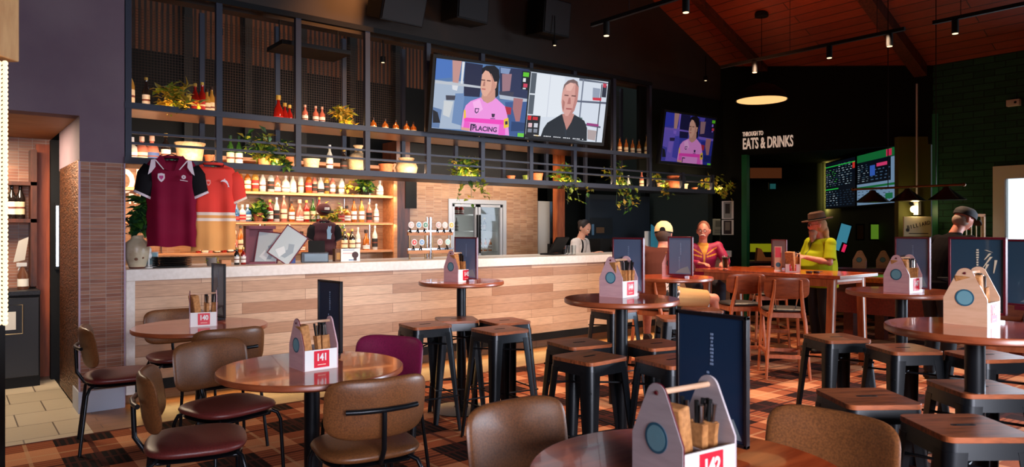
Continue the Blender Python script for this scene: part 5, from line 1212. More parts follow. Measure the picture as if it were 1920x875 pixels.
tv2 = thing('wall_screen', 'smaller dim screen repeating the pink-shirted player beyond the wide one', 'screen', (xa2, V0-.1, z2b)); tv2.rotation_euler = (radians(8), 0, 0)
MB().m(BLACK).box(-.03, w2+.05, 0, .06, -.04, h2+.03).obj('housing', tv2, bevel=.004); MB().m(mat('screen_black', (5,5,6), .25)).box(0, w2, -.004, 0, 0, h2).obj('panel', tv2)
x0n, x1n = scr(*T_(113,300))[0], scr(*T_(800,300))[0]
f2 = lambda p, o: ((lambda q: ((q[0]-x0n)/(x1n-x0n)*w2, -.006+o, min(max(q[1], 0), 1)*h2))(scr(*T_(*p))))
DIMP = [(((c[0]*2//3, c[1]//2, c[2]) if c[2] > c[0] else c), p) for c, p in LEFTPIC]
picture(tv2, DIMP, f2, .42)
MB().m(STEEL).box(w2/2-.05, w2/2+.05, .06, .5, .2, .3).obj('bracket', tv2)
struct(MB().m(DARKW).box(GU+.05, 9.62, V0+.25, V0+.3, 2.28, 3.46), 'wall_behind_screen')

# betting boards in the games room
BA, BB = atD(1551, 13.2), atD(1691, 10.25); bd = (BB - BA); bl = bd.length; ba = math.atan2(bd.y, bd.x)
zT, zBt = H + 160*10.25/FPX, H + (430-381)*10.25/FPX
struct(MB().m(mat('games_wall', (30, 40, 34), .8)).at(BA, rz=ba).box(-.8, bl+.05, .08, .2, 0, 2.72), 'wall_boards')
def rows(m, x0, x1, z0, z1, n, rr, cols, sp=.55):
    for k in range(n):
        z = z1 - (z1-z0)*(k+.5)/n; x = x0; hh_ = (z1-z0)/n*.5*sp
        while x < x1 - .03:
            w = rr.uniform(.03, .10); m.m(rr.choice(cols)); m.box(x, min(x+w, x1), -.0345, -.033, z-hh_/2, z+hh_/2); x += w + rr.uniform(.04, .13)
hb = zT - zBt
for k in range(2):
    w = bl*(.475 if k == 0 else .515); x0 = 0 if k == 0 else bl*.485
    b = thing('betting_screen', 'dark odds screen with green and white rows, farther of the two' if k == 0 else 'odds screen with green header and pale panels, nearer of the two', 'screen', BA + bd*(x0/bl) + Vector((0,0,zBt)), ba)
    MB().m(BLACK).box(0, w-.02, -.03, .03, 0, hb).obj('housing', b)
    m = MB().m(em((10,16,26), .7)).box(.02, w-.04, -.032, -.03, .02, hb-.02); rr_ = random.Random(k+50)
    wcol = [em((170,190,200), .7), em((60,90,110), .7), em((110,130,140), .7)]
    if k == 0:
        m.m(em((40,190,70), .8)).box(.02, w-.04, -.034, -.032, hb-.10, hb-.085).box(.02, w*.45, -.034, -.032, hb*.40, hb*.42)
        m.m(em((200,50,40), .8)).box(w-.14, w-.05, -.0345, -.032, hb-.20, hb-.10)
        rows(m, .06, w*.42, hb*.46, hb-.14, 9, rr_, wcol + [em((70,170,80), .7)]); rows(m, w*.46, w-.16, hb*.46, hb-.06, 10, rr_, wcol); rows(m, .06, w*.45, .04, hb*.38, 7, rr_, wcol); rows(m, w*.5, w-.08, .04, hb*.38, 7, rr_, [em((40,60,80), .7)])
    else:
        m.m(em((20,100,50), .8)).box(.02, w-.04, -.034, -.032, hb-.14, hb-.02).box(.02, w-.04, -.034, -.032, hb*.33, hb*.37); m.m(em((200,40,80), .8)).box(w*.72, w*.84, -.0348, -.033, hb-.13, hb-.03)
        m.m(em((120,150,180), .7)).box(.02, w-.04, -.034, -.032, hb*.37, hb*.42).box(w*.82, w-.04, -.034, -.032, hb*.42, hb-.15).box(.02, w-.04, -.034, -.032, .02, hb*.33)
        m.m(em((50,90,180), .8)).box(w*.34, w*.46, -.0345, -.033, hb*.55, hb*.74); m.m(em((210,60,110), .8)).box(w*.5, w*.74, -.0345, -.033, hb*.70, hb*.76); m.m(em((30,110,70), .7)).box(w*.7, w*.86, -.0348, -.034, hb*.10, hb*.2)
        rows(m, .05, w*.3, hb*.45, hb-.18, 9, rr_, wcol); rows(m, w*.36, w*.8, hb*.45, hb*.68, 4, rr_, [em((70,100,130), .7)]); rows(m, .05, w*.8, .06, hb*.3, 4, rr_, [em((70,90,110), .7)])
    m.obj('odds_display', b, smooth=False)
lz = BA + bd*.5
a_ = area('board_halo', (lz.x + .04*bd.y/bl, lz.y - .04*bd.x/bl, zT+.10), (.35*bd.y/bl*-1, .35*bd.x/bl, 1), bl*1.05, .03, 40, (1, .62, .22)); 
area('board_halo_side', (BA.x-.25*bd.x/bl, BA.y-.25*bd.y/bl, (zT+zBt)/2), (-bd.y/bl, bd.x/bl, 0), .05, .9, 12, (1, .72, .16))

# wall lettering EATS & DRINKS
def onH(px, py, off=.0):
    r = ray(px, py); t = (A.x*r[1] - A.y*r[0]) / (dn.y*r[0] - dn.x*r[1]); k = A + dn*t; D = k.x*FW[0] + k.y*FW[1]
    return Vector((k.x, k.y, H + r[2]*D))
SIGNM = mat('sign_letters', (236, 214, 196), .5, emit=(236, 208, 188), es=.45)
c1, e1 = onH(1393, 270), onH(1487, 266); sg = thing('wall_lettering', 'pale raised letters reading THROUGH TO EATS & DRINKS on the dark header', 'sign', (c1.x, c1.y, 0), 0)
md = (c1+e1)/2; wT = (e1-c1).length; nrm = Vector((dn.y, -dn.x, 0))
if nrm.dot(Vector((FW[0], FW[1], 0))) > 0: nrm = -nrm
nrm = -nrm if nrm.dot(Vector((c1.x, c1.y, 0))) > 0 else nrm
def fit(s, x0, hgt, z, width, nm, off):
    return text(s, hgt/.70, plane_M(Vector((x0.x-c1.x, x0.y-c1.y, z)) + nrm*.02, dn, (0,0,1)), SIGNM, sg, nm, .008, off, 1, 'LEFT', width)
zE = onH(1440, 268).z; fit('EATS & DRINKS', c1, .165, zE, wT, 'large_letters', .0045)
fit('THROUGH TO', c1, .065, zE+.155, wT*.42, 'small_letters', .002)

# ------------------------------------------------------------------ lights that hang
pd = thing('pendant_lamp', 'round black pendant lamp with a glowing disc below', 'pendant lamp', (*atD(1428, 9.75).xy, 3.21))
MB().m(BLACK).lathe([(0, .02), (.33, .02), (.34, .0), (.30, .10), (.18, .19), (.04, .24), (.03, .30), (0, .30)], 40).obj('shade', pd)
MB().m(mat('pendant_glow', (255, 220, 160), .5, emit=(255, 200, 128), es=1.0)).lathe([(0, -.002), (.325, -.002), (.325, .018), (0, .018)], 40).obj('diffuser', pd)
zc_ = cz(atD(1428, 9.75).x) - 3.21; MB().m(BLACK).cyl((0,0,.3), (0,0,zc_-.02), .004).obj('cord', pd); MB().m(BLACK).lathe([(0, zc_-.05), (.09, zc_-.05), (.09, zc_), (0, zc_)], 20).obj('ceiling_rose', pd)
spot('pendant_light', (*atD(1428, 9.75).xy, 3.18), (0, 0, -1), 25, (1, .7, .4), 100, .5, .15)
LENS = mat('spot_lens', (255, 236, 200), .4, emit=(255, 226, 180), es=1.6)
def track(x, y0, y1, z, pxs, lab, rods):
    t = thing('track_light', lab, 'track light', (x, y0, z), 0, 'ceiling lighting tracks'); MB().m(BLACK).box(-.018, .018, 0, y1-y0, -.018, .018).obj('rail', t)
    for px in pxs:
        r = ray(px, 430); y = x*r[1]/r[0] - y0
        h = MB().m(BLACK).cyl((0, y, -.018), (0, y, -.15), .032, n=18).obj('spotlight_head', t); MB().m(LENS).cyl((0, y, -.1505), (0, y, -.155), .026, n=18).obj('lens', h)
    for y in rods: MB().m(STEEL).cyl((0, y-y0, .018), (0, y-y0, (cz(x) if x > 5.2 else cz(5.2))-z), .003, n=6).obj('suspension_rod', t)
track(7.78, 3.22, 5.45, 3.52, (1415, 1555, 1668), 'lighting track with three spots in the middle of the timber ceiling', (3.5, 4.5))
track(7.78, .4, 2.95, 3.52, (1791,), 'lighting track reaching in from the right edge', (2.7, 1.0))
track(5.10, 3.2, 5.10, 3.50, (1286, 1137), 'lighting track crossing the dark area above the wide screen', (4.6, 3.6))
# recessed downlights in the bar ceiling, seen as small points
for k, (px, py) in enumerate(((1040, 85), (1323, 151), (718, 117), (412, 65))):
    D_ = {1040: 8.4, 1323: 10.2, 718: 7.6, 412: 6.7}[px]; p = atD(px, D_); z = H + (430-py)*D_/FPX
    t = thing('small_downlight', ('tiny lit downlight just above the wide screen', 'tiny lit downlight above the small screen', 'tiny lit downlight behind the gantry mesh left of the wide screen', 'tiny lit downlight in the first gantry bay')[k], 'downlight', (p.x, p.y if py != 85 else p.y, z))
    if px in (1040, 1323): t.location = (p.x, p.y, z)
    MB().m(BLACK).cyl((0,0,.0), (0,0,.06), .03).cyl((0,0,.06), (0,0,1.3 if px == 718 else .35), .006).obj('housing', t); MB().m(LENS).cyl((0,0,-.003), (0,0,0), .016).obj('lens', t)
# loudspeakers on the bulkhead
def speaker(x0, x1, py, h, lab, tilt=.25):
    a, b = onY(x0, 0, 6.45), onY(x1, 0, 6.45); w = b.x-a.x; z = onY((x0+x1)/2, py, 6.45).z
    t = thing('wall_speaker', lab, 'speaker', ((a.x+b.x)/2, 6.62, z)); t.rotation_euler = (tilt, 0, 0)
    MB().m(BLACK).box(-w/2, w/2, -.32, 0, 0, h).obj('cabinet', t, bevel=.01); MB().m(mat('speaker_grille', (26, 24, 24), .7)).box(-w/2+.02, w/2-.02, -.33, -.32, .02, h-.02).obj('grille', t); MB().m(STEEL).box(-.05, .05, 0, .1, h*.4, h*.6).obj('bracket', t)
speaker(700, 780, 30, .55, 'black loudspeaker on the warm-lit bulkhead, nearer one', .35); speaker(842, 900, 40, .5, 'black loudspeaker on the bulkhead above the wide screen', .1)
speaker(1002, 1052, 66, .42, 'black loudspeaker barely visible in the dark above the wide screen', .1)
# billiard lamp over the pool table
XL = 9.05; yA, yB_ = 3.12, 4.36
bl_ = thing('billiard_lamp', 'brass bar lamp with three black cone shades above the pool table', 'billiard lamp', (XL, yA, 1.95))
BR = mat('aged_brass', (120, 84, 50), .3, .8)
MB().m(BR).cyl((0, 0, 0), (0, yB_-yA, 0), .014).ball((0, -.01, 0), .022).ball((0, yB_-yA+.01, 0), .022).obj('bar', bl_)
for y in (.28, .42+.40): MB().m(STEEL).cyl((0, y, 0), (0, y, cz(XL)-1.95), .005, n=6).obj('chain', bl_)
for k, px in enumerate((1636, 1702, 1775)):
    r = ray(px, 430); y = XL*r[1]/r[0] - yA
    s_ = MB().m(mat('black_enamel', (20, 14, 12), .25)).lathe([(.20, -.17), (.195, -.165), (.045, -.045), (.03, -.02), (0, -.015)], 32, (0, y, 0)).obj('shade', bl_)
    MB().m(mat('shade_lining', (226, 200, 170), .5)).lathe([(.19, -.168), (.04, -.05), (0, -.05)], 32, (0, y, 0)).obj('lining', s_)
    MB().m(mat('weak_bulb', (255, 220, 170), .4, emit=(255, 190, 120), es=1.2)).ball((0, y, -.10), .03).obj('bulb', s_)
spot('billiard_light', (XL, 3.7, 1.76), (0, 0, -1), 24, (1, .8, .5), 120, .8, .1)
# wall lamp, pipe and billiard sign on the green wall return
wp = onX(1718, 430, XR-.03) ; D_w = 9.55
def wD(px, py, D=9.55): p = atD(px, D); return Vector((p.x, p.y, H - (py-430)*D/FPX))
a, b = wD(1695, 440), wD(1750, 375)
dirw = Vector((RT[0], RT[1], 0))
rw = AX - pi/2
struct(MB().m(mat('olive_wall', (84, 82, 28), .8)).at((a.x, a.y, 0), rz=rw).box(-.02, .42, .10, .2, 0, 2.7), 'wall_sign_return')
pp_ = wD(1719, 400); pl_ = MB().m(mat('conduit_grey', (206, 200, 204), .4)).cyl((0,0,0), (0,0,wD(1717, 157).z-pp_.z), .012).box(-.03, .06, -.03, .03, -.02, .16).obj('conduit'); pl_.location = (pp_.x, pp_.y, pp_.z); tag(pl_, 'pale vertical conduit rising from the wall lamp to the ceiling', 'conduit')
lb = wD(1712, 392); wl = thing('wall_lamp', 'small bare bulb lamp glowing above the billiard sign', 'wall lamp', lb); MB().m(mat('bulb_hot', (255, 240, 200), .4, emit=(255, 226, 160), es=6)).ball((0, 0, 0), (.035, .035, .045)).obj('bulb', wl); MB().m(BLACK).cyl((0, 0, .045), (0, .04, .09), .02).obj('socket', wl)
point('wall_lamp_light', lb + Vector((-.05, -.05, -.02)), 2.2, (1, .80, .38), .04)
sp_ = wD(1720, 443, 9.5); w = .375; bs_ = thing('billiard_sign', 'cream sign reading BILLIARD with a ball and cue drawing', 'sign', sp_, rw)
MB().m(mat('sign_cream', (232, 208, 176), .6)).box(-w/2, w/2, -.01, .01, 0, .265).obj('board', bs_, bevel=.004)
for k, chh in enumerate('BILLIARD'):
    a_ = (k-3.5)*.072; text(chh, .072, plane_M((-.0 + sin(a_)*.55+.01, -.0125, .10 + (k-3.5)*.009 + cos(a_)*.02 + .03), (cos(a_*.5), 0, .18), (-.18, 0, 1)), mat('sign_ink', (60, 44, 36), .6), bs_, 'letter', .0012, .0008, .8)
text('P O O L', .024, plane_M((-.06, -.012, .215), (1,0,.06), (0,0,1)), mat('sign_red', (190, 110, 60), .6), bs_, 'upper_letters', .0012) if 0 else None
MB().m(mat('sign_ink', (60, 44, 36), .6)).box(-.12, .14, -.012, -.01, .035, .045).at((-.135, -.010, .085), rx=pi/2).lathe([(0,0),(.024,0),(.024,.002),(0,.002)], 18).obj('ball_and_cue', bs_)
# cue rack
cr0 = wD(1816, 452, 8.9); crk = thing('cue_rack', 'pale timber rack of upright billiard cues beside the green wall', 'cue rack', (cr0.x, cr0.y, 0), rw)
for k in range(5):
    x = -.09 + k*.062; MB().m(mat('cue_maple', (232, 206, 170), .4)).cyl((x, 0, .55), (x, .0, 1.62 - .0*k), .010, .006, n=10).obj('cue', crk)
MB().m(SHELFW).box(-.13, .20, -.02, .02, 1.60, 1.635).obj('top_rail', crk); MB().m(SHELFW).box(-.13, .20, -.06, .04, .50, .55).obj('lower_shelf', crk); MB().m(PALEW).box(.18, .20, -.02, .02, 0, 1.62).box(-.13, -.11, -.02, .02, 0, .55).obj('upright', crk)
# emergency box
eb = onX(1901, 193, XR-.03); o = MB().m(mat('box_cream', (214, 206, 196), .5)).box(-.05, .03, -.07, .07, -.04, .04).m(BLACK).cyl((-.06, -.03, 0), (-.05, -.03, 0), .015).obj('sensor_box', bevel=.005); o.location = eb; tag(o, 'small cream sensor box high on the green wall', 'sensor')
# pool table
ptx = thing('pool_table', 'pool table with green cloth and a dark red timber body below the brass lamp', 'pool table', (8.62, 2.30, 0))
MB().m(wood('pool_body', (96, 30, 26), (70, 20, 18), .35)).box(.05, 1.15, .08, 2.12, .42, .80).obj('body', ptx); MB().m(wood('pool_rail', (150, 66, 34), (110, 44, 24), .25)).box(0, 1.2, 0, .12, .80, .87).box(0, 1.2, 2.08, 2.2, .80, .87).box(0, .12, .12, 2.08, .80, .87).box(1.08, 1.2, .12, 2.08, .80, .87).obj('rail', ptx, bevel=.01)
MB().m(mat('baize', (96, 150, 40), .9)).box(.10, 1.10, .10, 2.10, .79, .845).obj('cloth', ptx)
for x in (.12, .96):
    for y in (.16, 1.92): MB().m(wood('pool_body', 0, 0)).box(x, x+.12, y, y+.12, 0, .42).obj('leg', ptx)
# games room odds and ends
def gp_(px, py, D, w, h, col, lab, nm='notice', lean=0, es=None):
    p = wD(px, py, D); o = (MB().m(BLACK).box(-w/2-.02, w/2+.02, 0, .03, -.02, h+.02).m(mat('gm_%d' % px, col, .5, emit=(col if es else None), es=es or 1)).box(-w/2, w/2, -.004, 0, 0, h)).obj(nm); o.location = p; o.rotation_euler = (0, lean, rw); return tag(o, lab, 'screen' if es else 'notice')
gp_(1573, 470, 11.0, .16, .42, (70, 150, 176), 'slanted cyan machine screen behind the bearded man', 'machine_screen', radians(16), .6); gp_(1580, 472, 10.8, .05, .12, (230, 40, 90), 'small glowing pink strip behind the bearded man', 'light_strip', radians(20), .8)
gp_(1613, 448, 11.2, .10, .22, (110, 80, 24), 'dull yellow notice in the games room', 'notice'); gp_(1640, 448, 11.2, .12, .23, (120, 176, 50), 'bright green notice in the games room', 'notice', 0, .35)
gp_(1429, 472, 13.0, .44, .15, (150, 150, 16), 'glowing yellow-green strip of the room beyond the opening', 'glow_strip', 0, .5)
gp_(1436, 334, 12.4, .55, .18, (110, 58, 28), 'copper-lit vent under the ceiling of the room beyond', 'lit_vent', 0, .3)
gp_(1449, 354, 12.4, .10, .09, (40, 110, 110), 'small green exit sign glowing beyond the opening', 'exit_sign', 0, .35)
bt = wD(1640, 502, 10.0); bch = thing('side_bench', 'dark red bench table along the games room, carrying two caddies', 'table', (bt.x, bt.y, 0), rw)
MB().m(wood('pool_body', 0, 0)).box(-.75, .35, -.2, .2, bt.z-.05, bt.z).obj('tabletop', bch); MB().m(BLACK).box(-.7, -.64, -.1, .2, 0, bt.z-.05).obj('leg', bch); MB().m(BLACK).box(.27, .33, -.1, .15, 0, bt.z-.05).obj('leg', bch)
for px, lab in ((1656, 'tan caddy on the dark bench in the games room, beside the slate menu board'), (1612, 'shadowed tan caddy at the far end of the dark bench')):
    p = wD(px, 502, 9.98); caddy(p.x, p.y, bt.z, '', PALEW, radians(20), 1.0, lab=lab)
gb_ = wD(1428, 492, 12.0); sd = thing('far_sideboard', 'dark sideboard with warm-lit objects beyond the opening', 'sideboard', (gb_.x, gb_.y, 0), rw); MB().m(BLACK).box(-.5, .8, -.1, .3, 0, gb_.z).obj('body', sd); MB().m(DKWOOD).box(-.52, .82, -.12, .32, gb_.z, gb_.z+.03).obj('top', sd)
o = MB().m(mat('tan_towel', (220, 150, 90), .8)).prism([(-.10, 0), (.28, 0), (.28, .05), (.05, .06), (-.02, .20), (-.08, .22)], -.05, .05, 'y').obj('folded_cloth'); o.location = (gb_.x, gb_.y, gb_.z+.03); o.rotation_euler = (0,0,rw); tag(o, 'pale tan folded cloth on the far sideboard', 'cloth')
spot('sideboard_spot', (gb_.x-.3, gb_.y-.5, 2.4), (.1, .2, -1), 14, (1, .55, .25), 60)
# terrace rail outside the window
tr = thing('terrace_railing', 'pale terrace railing with slanting bars outside the window', 'railing', (12.2, 2.2, 0)); 
for z in (.55, 1.0): MB().m(mat('rail_grey', (150, 150, 156), .5)).box(-.02, .02, -.8, 2.0, z-.02, z+.02).obj('top_rail', tr)
for k in range(24): MB().m(mat('rail_grey', (0,0,0))).box(-.01, .01, -.78+.115*k, -.765+.115*k, .02, 1.0).obj('baluster', tr)

# ------------------------------------------------------------------ people
SKIN1 = speckle('skin_fair', (214, 158, 132), (204, 146, 120), .5, 30, bs=.03); SKIN2 = speckle('skin_ruddy', (206, 132, 108), (194, 118, 96), .5, 30, bs=.03)
def fuse(mb, name, parent, voxel, mt, colour=None, it=3):
    """melt closed shapes into one continuous surface"""
    o = mb.obj(name); o.modifiers.new('r', 'REMESH'); r = o.modifiers['r']; r.mode = 'VOXEL'; r.voxel_size = voxel; r.adaptivity = 0
    s = o.modifiers.new('s', 'SMOOTH'); s.factor = .5; s.iterations = it
    bpy.context.view_layer.update(); dg = bpy.context.evaluated_depsgraph_get()
    me = bpy.data.meshes.new_from_object(o.evaluated_get(dg)); me.name = name; bpy.data.objects.remove(o)
    me.materials.clear(); mts = mt if isinstance(mt, list) else [mt]
    for q in mts: me.materials.append(q)
    if colour:
        me.polygons.foreach_set('material_index', [colour(p.center) for p in me.polygons])
    me.polygons.foreach_set('use_smooth', [True]*len(me.polygons))
    o = bpy.data.objects.new(name, me); COL.objects.link(o); o.parent = parent; return o
def loft(mb, rings, n=24, side=(1,0,0)):
    """rings: (centre, half width, half depth) stacked along a spine"""
    side = Vector(side).normalized(); vs = []; P_ = [Vector(r[0]) for r in rings]
    for i, (c, a, b) in enumerate(rings):
        t = (P_[min(i+1, len(P_)-1)] - P_[max(i-1, 0)]).normalized(); f = t.cross(side).normalized()
        for k in range(n):
            q = 2*pi*k/n; vs.append(P_[i] + side*a*cos(q) + f*b*sin(q))
    m_ = len(rings); fs = [(i*n+k, i*n+(k+1) % n, (i+1)*n+(k+1) % n, (i+1)*n+k) for i in range(m_-1) for k in range(n)]
    fs += [tuple(range(n-1, -1, -1)), tuple(range((m_-1)*n, m_*n))]; mb.add(vs, fs)
def limb(mb, pts, rs, n=14):
    mb.tube(pts, rs, n)
    for p, r in zip(pts, rs): mb.ball(p, r*1.0, 14, 8)
def headpt(d):
    x, y, z = d; rx, ry, rz = .074, .092, .112
    jaw = max(0, -z); X = x*rx*(1 - .22*jaw); Y = y*ry; Z = z*rz
    if y > 0: Y *= 1 - .10*max(0, z-.4)
    fr = max(0, y)**2
    Y += fr*.020*math.exp(-((x/.16)**2 + ((z+.20)/.20)**2)) + fr*.008*math.exp(-((x/.10)**2 + ((z-.02)/.22)**2))   # nose
    for s in (-1, 1): Y -= fr*.011*math.exp(-(((x-s*.34)/.17)**2 + ((z-.06)/.12)**2))
    Y += fr*.006*math.exp(-((x/.5)**2 + ((z-.24)/.10)**2)) + fr*.008*math.exp(-((x/.25)**2 + ((z+.86)/.16)**2))
    Y += fr*.006*math.exp(-((x/.24)**2 + ((z+.50)/.06)**2)) - fr*.003*math.exp(-((x/.22)**2 + ((z+.56)/.03)**2)) + fr*.005*math.exp(-((x/.20)**2 + ((z+.62)/.06)**2))
    return (X, Y, Z)
def add_head(mb, M):
    n, m_ = 40, 30; old = mb.M; mb.M = M; vs = [headpt((0,0,-1))]; fs = []
    for j in range(1, m_):
        t = -pi/2 + pi*j/m_
        for i in range(n): a = 2*pi*i/n; vs.append(headpt((cos(t)*sin(a), cos(t)*cos(a), sin(t))))
    vs.append(headpt((0,0,1))); L_ = len(vs)-1
    for i in range(n): fs.append((0, 1+i, 1+(i+1) % n)); fs.append((L_, L_-n+(i+1) % n, L_-n+i))
    for j in range(m_-2):
        for i in range(n): fs.append((1+j*n+i, 1+(j+1)*n+i, 1+(j+1)*n+(i+1) % n, 1+j*n+(i+1) % n))
    mb.add(vs, fs)
    for s in (-1, 1): mb.ball((s*.076, -.008, -.005), (.012, .020, .032), 10, 8); mb.ball((s*.080, -.016, .006), (.010, .014, .018), 8, 6)
    mb.M = old
def add_hand(mb, w, d, palm, curl=.5, side=1, r=.0085):
    """palm and five fingers: wrist w, pointing d, palm normal, thumb on the side"""
    w, d, nn = Vector(w), Vector(d).normalized(), Vector(palm).normalized(); s = d.cross(nn).normalized()*side
    nn = s.cross(d).normalized()*(1 if s.cross(d).dot(nn) > 0 else -1)
    for k in range(4):
        o = (-.030 + .020*k); b = w + d*.085 + s*o; mb.tube([w + s*o*.55, w + d*.045 + s*o*.9, b], [.016, .015, .012], 8)
        L_ = (.062, .078, .084, .074)[k]; c = curl; p = b; pts = [b - d*.02]; an = c*.35
        for seg in (.42, .32, .26):
            p = p + (d*cos(an) + nn*sin(an))*L_*seg; pts.append(p.copy()); an += c*.9
        mb.tube(pts, [r*1.15, r*1.05, r*.95, r*.75], 8); mb.ball(pts[-1], r*.75, 8, 6)
    t0 = w + d*.02 + s*.028; t1 = t0 + (s*.7 + d*.75 + nn*.25).normalized()*.045; t2 = t1 + (d*.9 + s*.15 + nn*.4).normalized()*.036
    mb.tube([w + d*.01 + s*.012, t0, t1, t2], [.015, .013, .0105, .008], 8); mb.ball(t2, .008, 8, 6)
def hand_box(c): pass
def human(name, lab, loc, rz, J, skin, top=None, legs=None, shoes=None, voxel=.0065):
    """J: joints in the figure's own frame (facing +y)"""
    t = thing(name, lab, 'person', loc, rz)
    pel, ch, nk, hd = [Vector(J[k]) for k in ('pelvis', 'chest', 'neck', 'head')]; B_ = J.get('build', 1.0)
    hM = Matrix.Translation(hd) @ Matrix.Rotation(J.get('yaw', 0), 4, 'Z') @ Matrix.Rotation(-J.get('pitch', 0), 4, 'X')
    side = J.get('side', (1, 0, 0)); mid = pel.lerp(ch, .5) + Vector((0, J.get('belly', 0), 0))
    def torso(mb, g=0, z0=0, belly=0):
        loft(mb, [(pel - Vector((0,0,.06)), .13*B_+g, .10*B_+g), (pel, .165*B_+g, .115*B_+g+belly*.3), (mid, .150*B_+g, .105*B_+g+belly), (ch - (ch-mid)*.3, .160*B_+g, .112*B_+g+belly*.4), (ch, .172*B_+g, .112*B_+g), (ch.lerp(nk, .55), .150*B_+g, .088*B_+g), (ch.lerp(nk, .88), .085+g*.8, .062+g*.6)], side=side)
    b = MB().m(skin); torso(b, 0, 0, J.get('fat', 0))
    loft(b, [(ch.lerp(nk, .7), .07, .06), (nk, .054, .055), (nk.lerp(hd, .45), .050, .053), (hd - Vector((0,0,.03)), .048, .055)], side=side)
    add_head(b, hM)
    for s in ('L', 'R'):
        sh, el, wr = [Vector(J[k+s]) for k in ('sh', 'el', 'wr')]
        limb(b, [ch.lerp(nk, .45).lerp(sh, .5), sh, sh.lerp(el, .5), el, el.lerp(wr, .35), wr], [.055, .052, .045, .038, .038, .025])
        hd_ = J.get('hand'+s, (wr - el)); add_hand(b, wr, hd_, J.get('palm'+s, (0, 0, -1)), J.get('curl', .5), 1 if J.get('thumb'+s, 1) > 0 else -1)
        hp, kn, an = [Vector(J[k+s]) for k in ('hp', 'kn', 'an')]; toe = Vector(J['toe'+s])
        limb(b, [hp, hp.lerp(kn, .4), kn, kn.lerp(an, .35), an], [.085, .078, .056, .054, .036]); b.tube([an, an.lerp(toe, .5) - Vector((0,0,.02)), toe], [.036, .036, .028], 12)
    fuse(b, 'body', t, voxel, [skin])
    e = MB().m(mat('eye_white', (230, 226, 220), .3))
    for s in (-1, 1): e = MB().m(mat('eye_white', (230, 226, 220), .3)).ball((0,0,0), .0105, 12, 8).m(mat('iris_dark', (40, 28, 24), .2)).ball((0, .0045, 0), (.006, .0065, .006), 10, 6).obj('eye', t); e.matrix_local = hM @ Matrix.Translation((s*.026, .076, .006))
    for s in (-1, 1): q = MB().m(mat('brow', (70, 50, 40) if not J.get('browc') else J['browc'], .8)).tube([(s*.012, .089, .024), (s*.026, .088, .029), (s*.042, .078, .025)], .0032, 6).obj('eyebrow', t); q.matrix_local = hM
    q = MB().m(mat('lip', (176, 86, 80), .5)).prism([(-.022, 0), (-.008, .006), (0, .004), (.008, .006), (.022, 0), (.010, -.007), (-.010, -.007)], .080, .0945, 'y').obj('lips', t); q.matrix_local = hM @ Matrix.Translation((0, 0, -.060))
    if top:
        m = MB(); m.m(top['mats'][0]); g = top.get('gap', .016)
        torso(m, g, 0, J.get('fat', 0) + top.get('loose', 0)); lowz = pel - Vector((0,0,.10)); loft(m, [(lowz, .165*B_+g, .125*B_+g+J.get('fat',0)*.3), (pel + Vector((0,0,.03)), .168*B_+g, .120*B_+g+J.get('fat',0)*.4)], side=side)
        if top.get('high'): loft(m, [(ch.lerp(nk, .6), .085, .075), (nk + Vector((0,0,.0)), .062, .062), (nk + Vector((0,0,.02)), .058, .058)], side=side)
        for s in ('L', 'R'):
            sh, el, wr = [Vector(J[k+s]) for k in ('sh', 'el', 'wr')]
            if top['sleeve'] == 'long': limb(m, [ch.lerp(nk, .45).lerp(sh, .5), sh, sh.lerp(el, .5), el, el.lerp(wr, .5), el.lerp(wr, .93)], [.070, .068, .062, .052, .048, .038])
            else: limb(m, [ch.lerp(nk, .45).lerp(sh, .5), sh, sh.lerp(el, .45)], [.068, .068, .066]); m.tube([sh.lerp(el, .4), sh.lerp(el, top.get('cut', .78))], [.064, .068], 16)
        fuse(m, top.get('name', 'shirt'), t, .008, top['mats'], top.get('colour'), 4)
    if legs:
        m = MB(); m.m(legs['mat']); loft(m, [(pel - Vector((0,0,.10)), .160*B_, .118*B_), (pel, .178*B_, .128*B_), (pel + Vector((0,0,.08)), .172*B_, .122*B_)], side=side)
        for s in ('L', 'R'):
            hp, kn, an = [Vector(J[k+s]) for k in ('hp', 'kn', 'an')]
            if legs.get('short'): limb(m, [hp, hp.lerp(kn, .4)], [.105, .096]); m.tube([hp.lerp(kn, .4), hp.lerp(kn, .84)], [.095, .088], 16)
            else: limb(m, [hp, hp.lerp(kn, .4), kn, kn.lerp(an, .4), kn.lerp(an, .95)], [.105, .094, .072, .066, .056])
        fuse(m, legs.get('name', 'trousers'), t, .010, [legs['mat']], None, 4)
    for s in ('L', 'R'):
        an, toe = Vector(J['an'+s]), Vector(J['toe'+s]); dd = (toe - an); dd.z = 0; dd.normalize()
        m = MB().m(shoes or BLACK); base = Vector((an.x, an.y, J.get('sole'+s, 0)))
        m.tube([base - dd*.045 + Vector((0,0,.04)), base + dd*.03 + Vector((0,0,.045)), base + dd*.12 + Vector((0,0,.035)), base + dd*.20 + Vector((0,0,.028))], [.040, .045, .043, .028], 14); m.ball(base + dd*.20 + Vector((0,0,.028)), (.036, .036, .026), 12, 8); m.tube([an + Vector((0,0,.03)), base + Vector((0,0,.04))], [.042, .044], 12)
        fuse(m, 'shoe', t, .008, [shoes or BLACK], None, 2)
    return t, hM
def hairpiece(t, hM, mt, parts, nm='hair', vox=.006):
    m = MB().m(mt)
    for c, r in parts: m.ball(c, r, 20, 14)
    o = fuse(m, nm, t, vox, [mt], None, 3); o.matrix_local = hM; return o
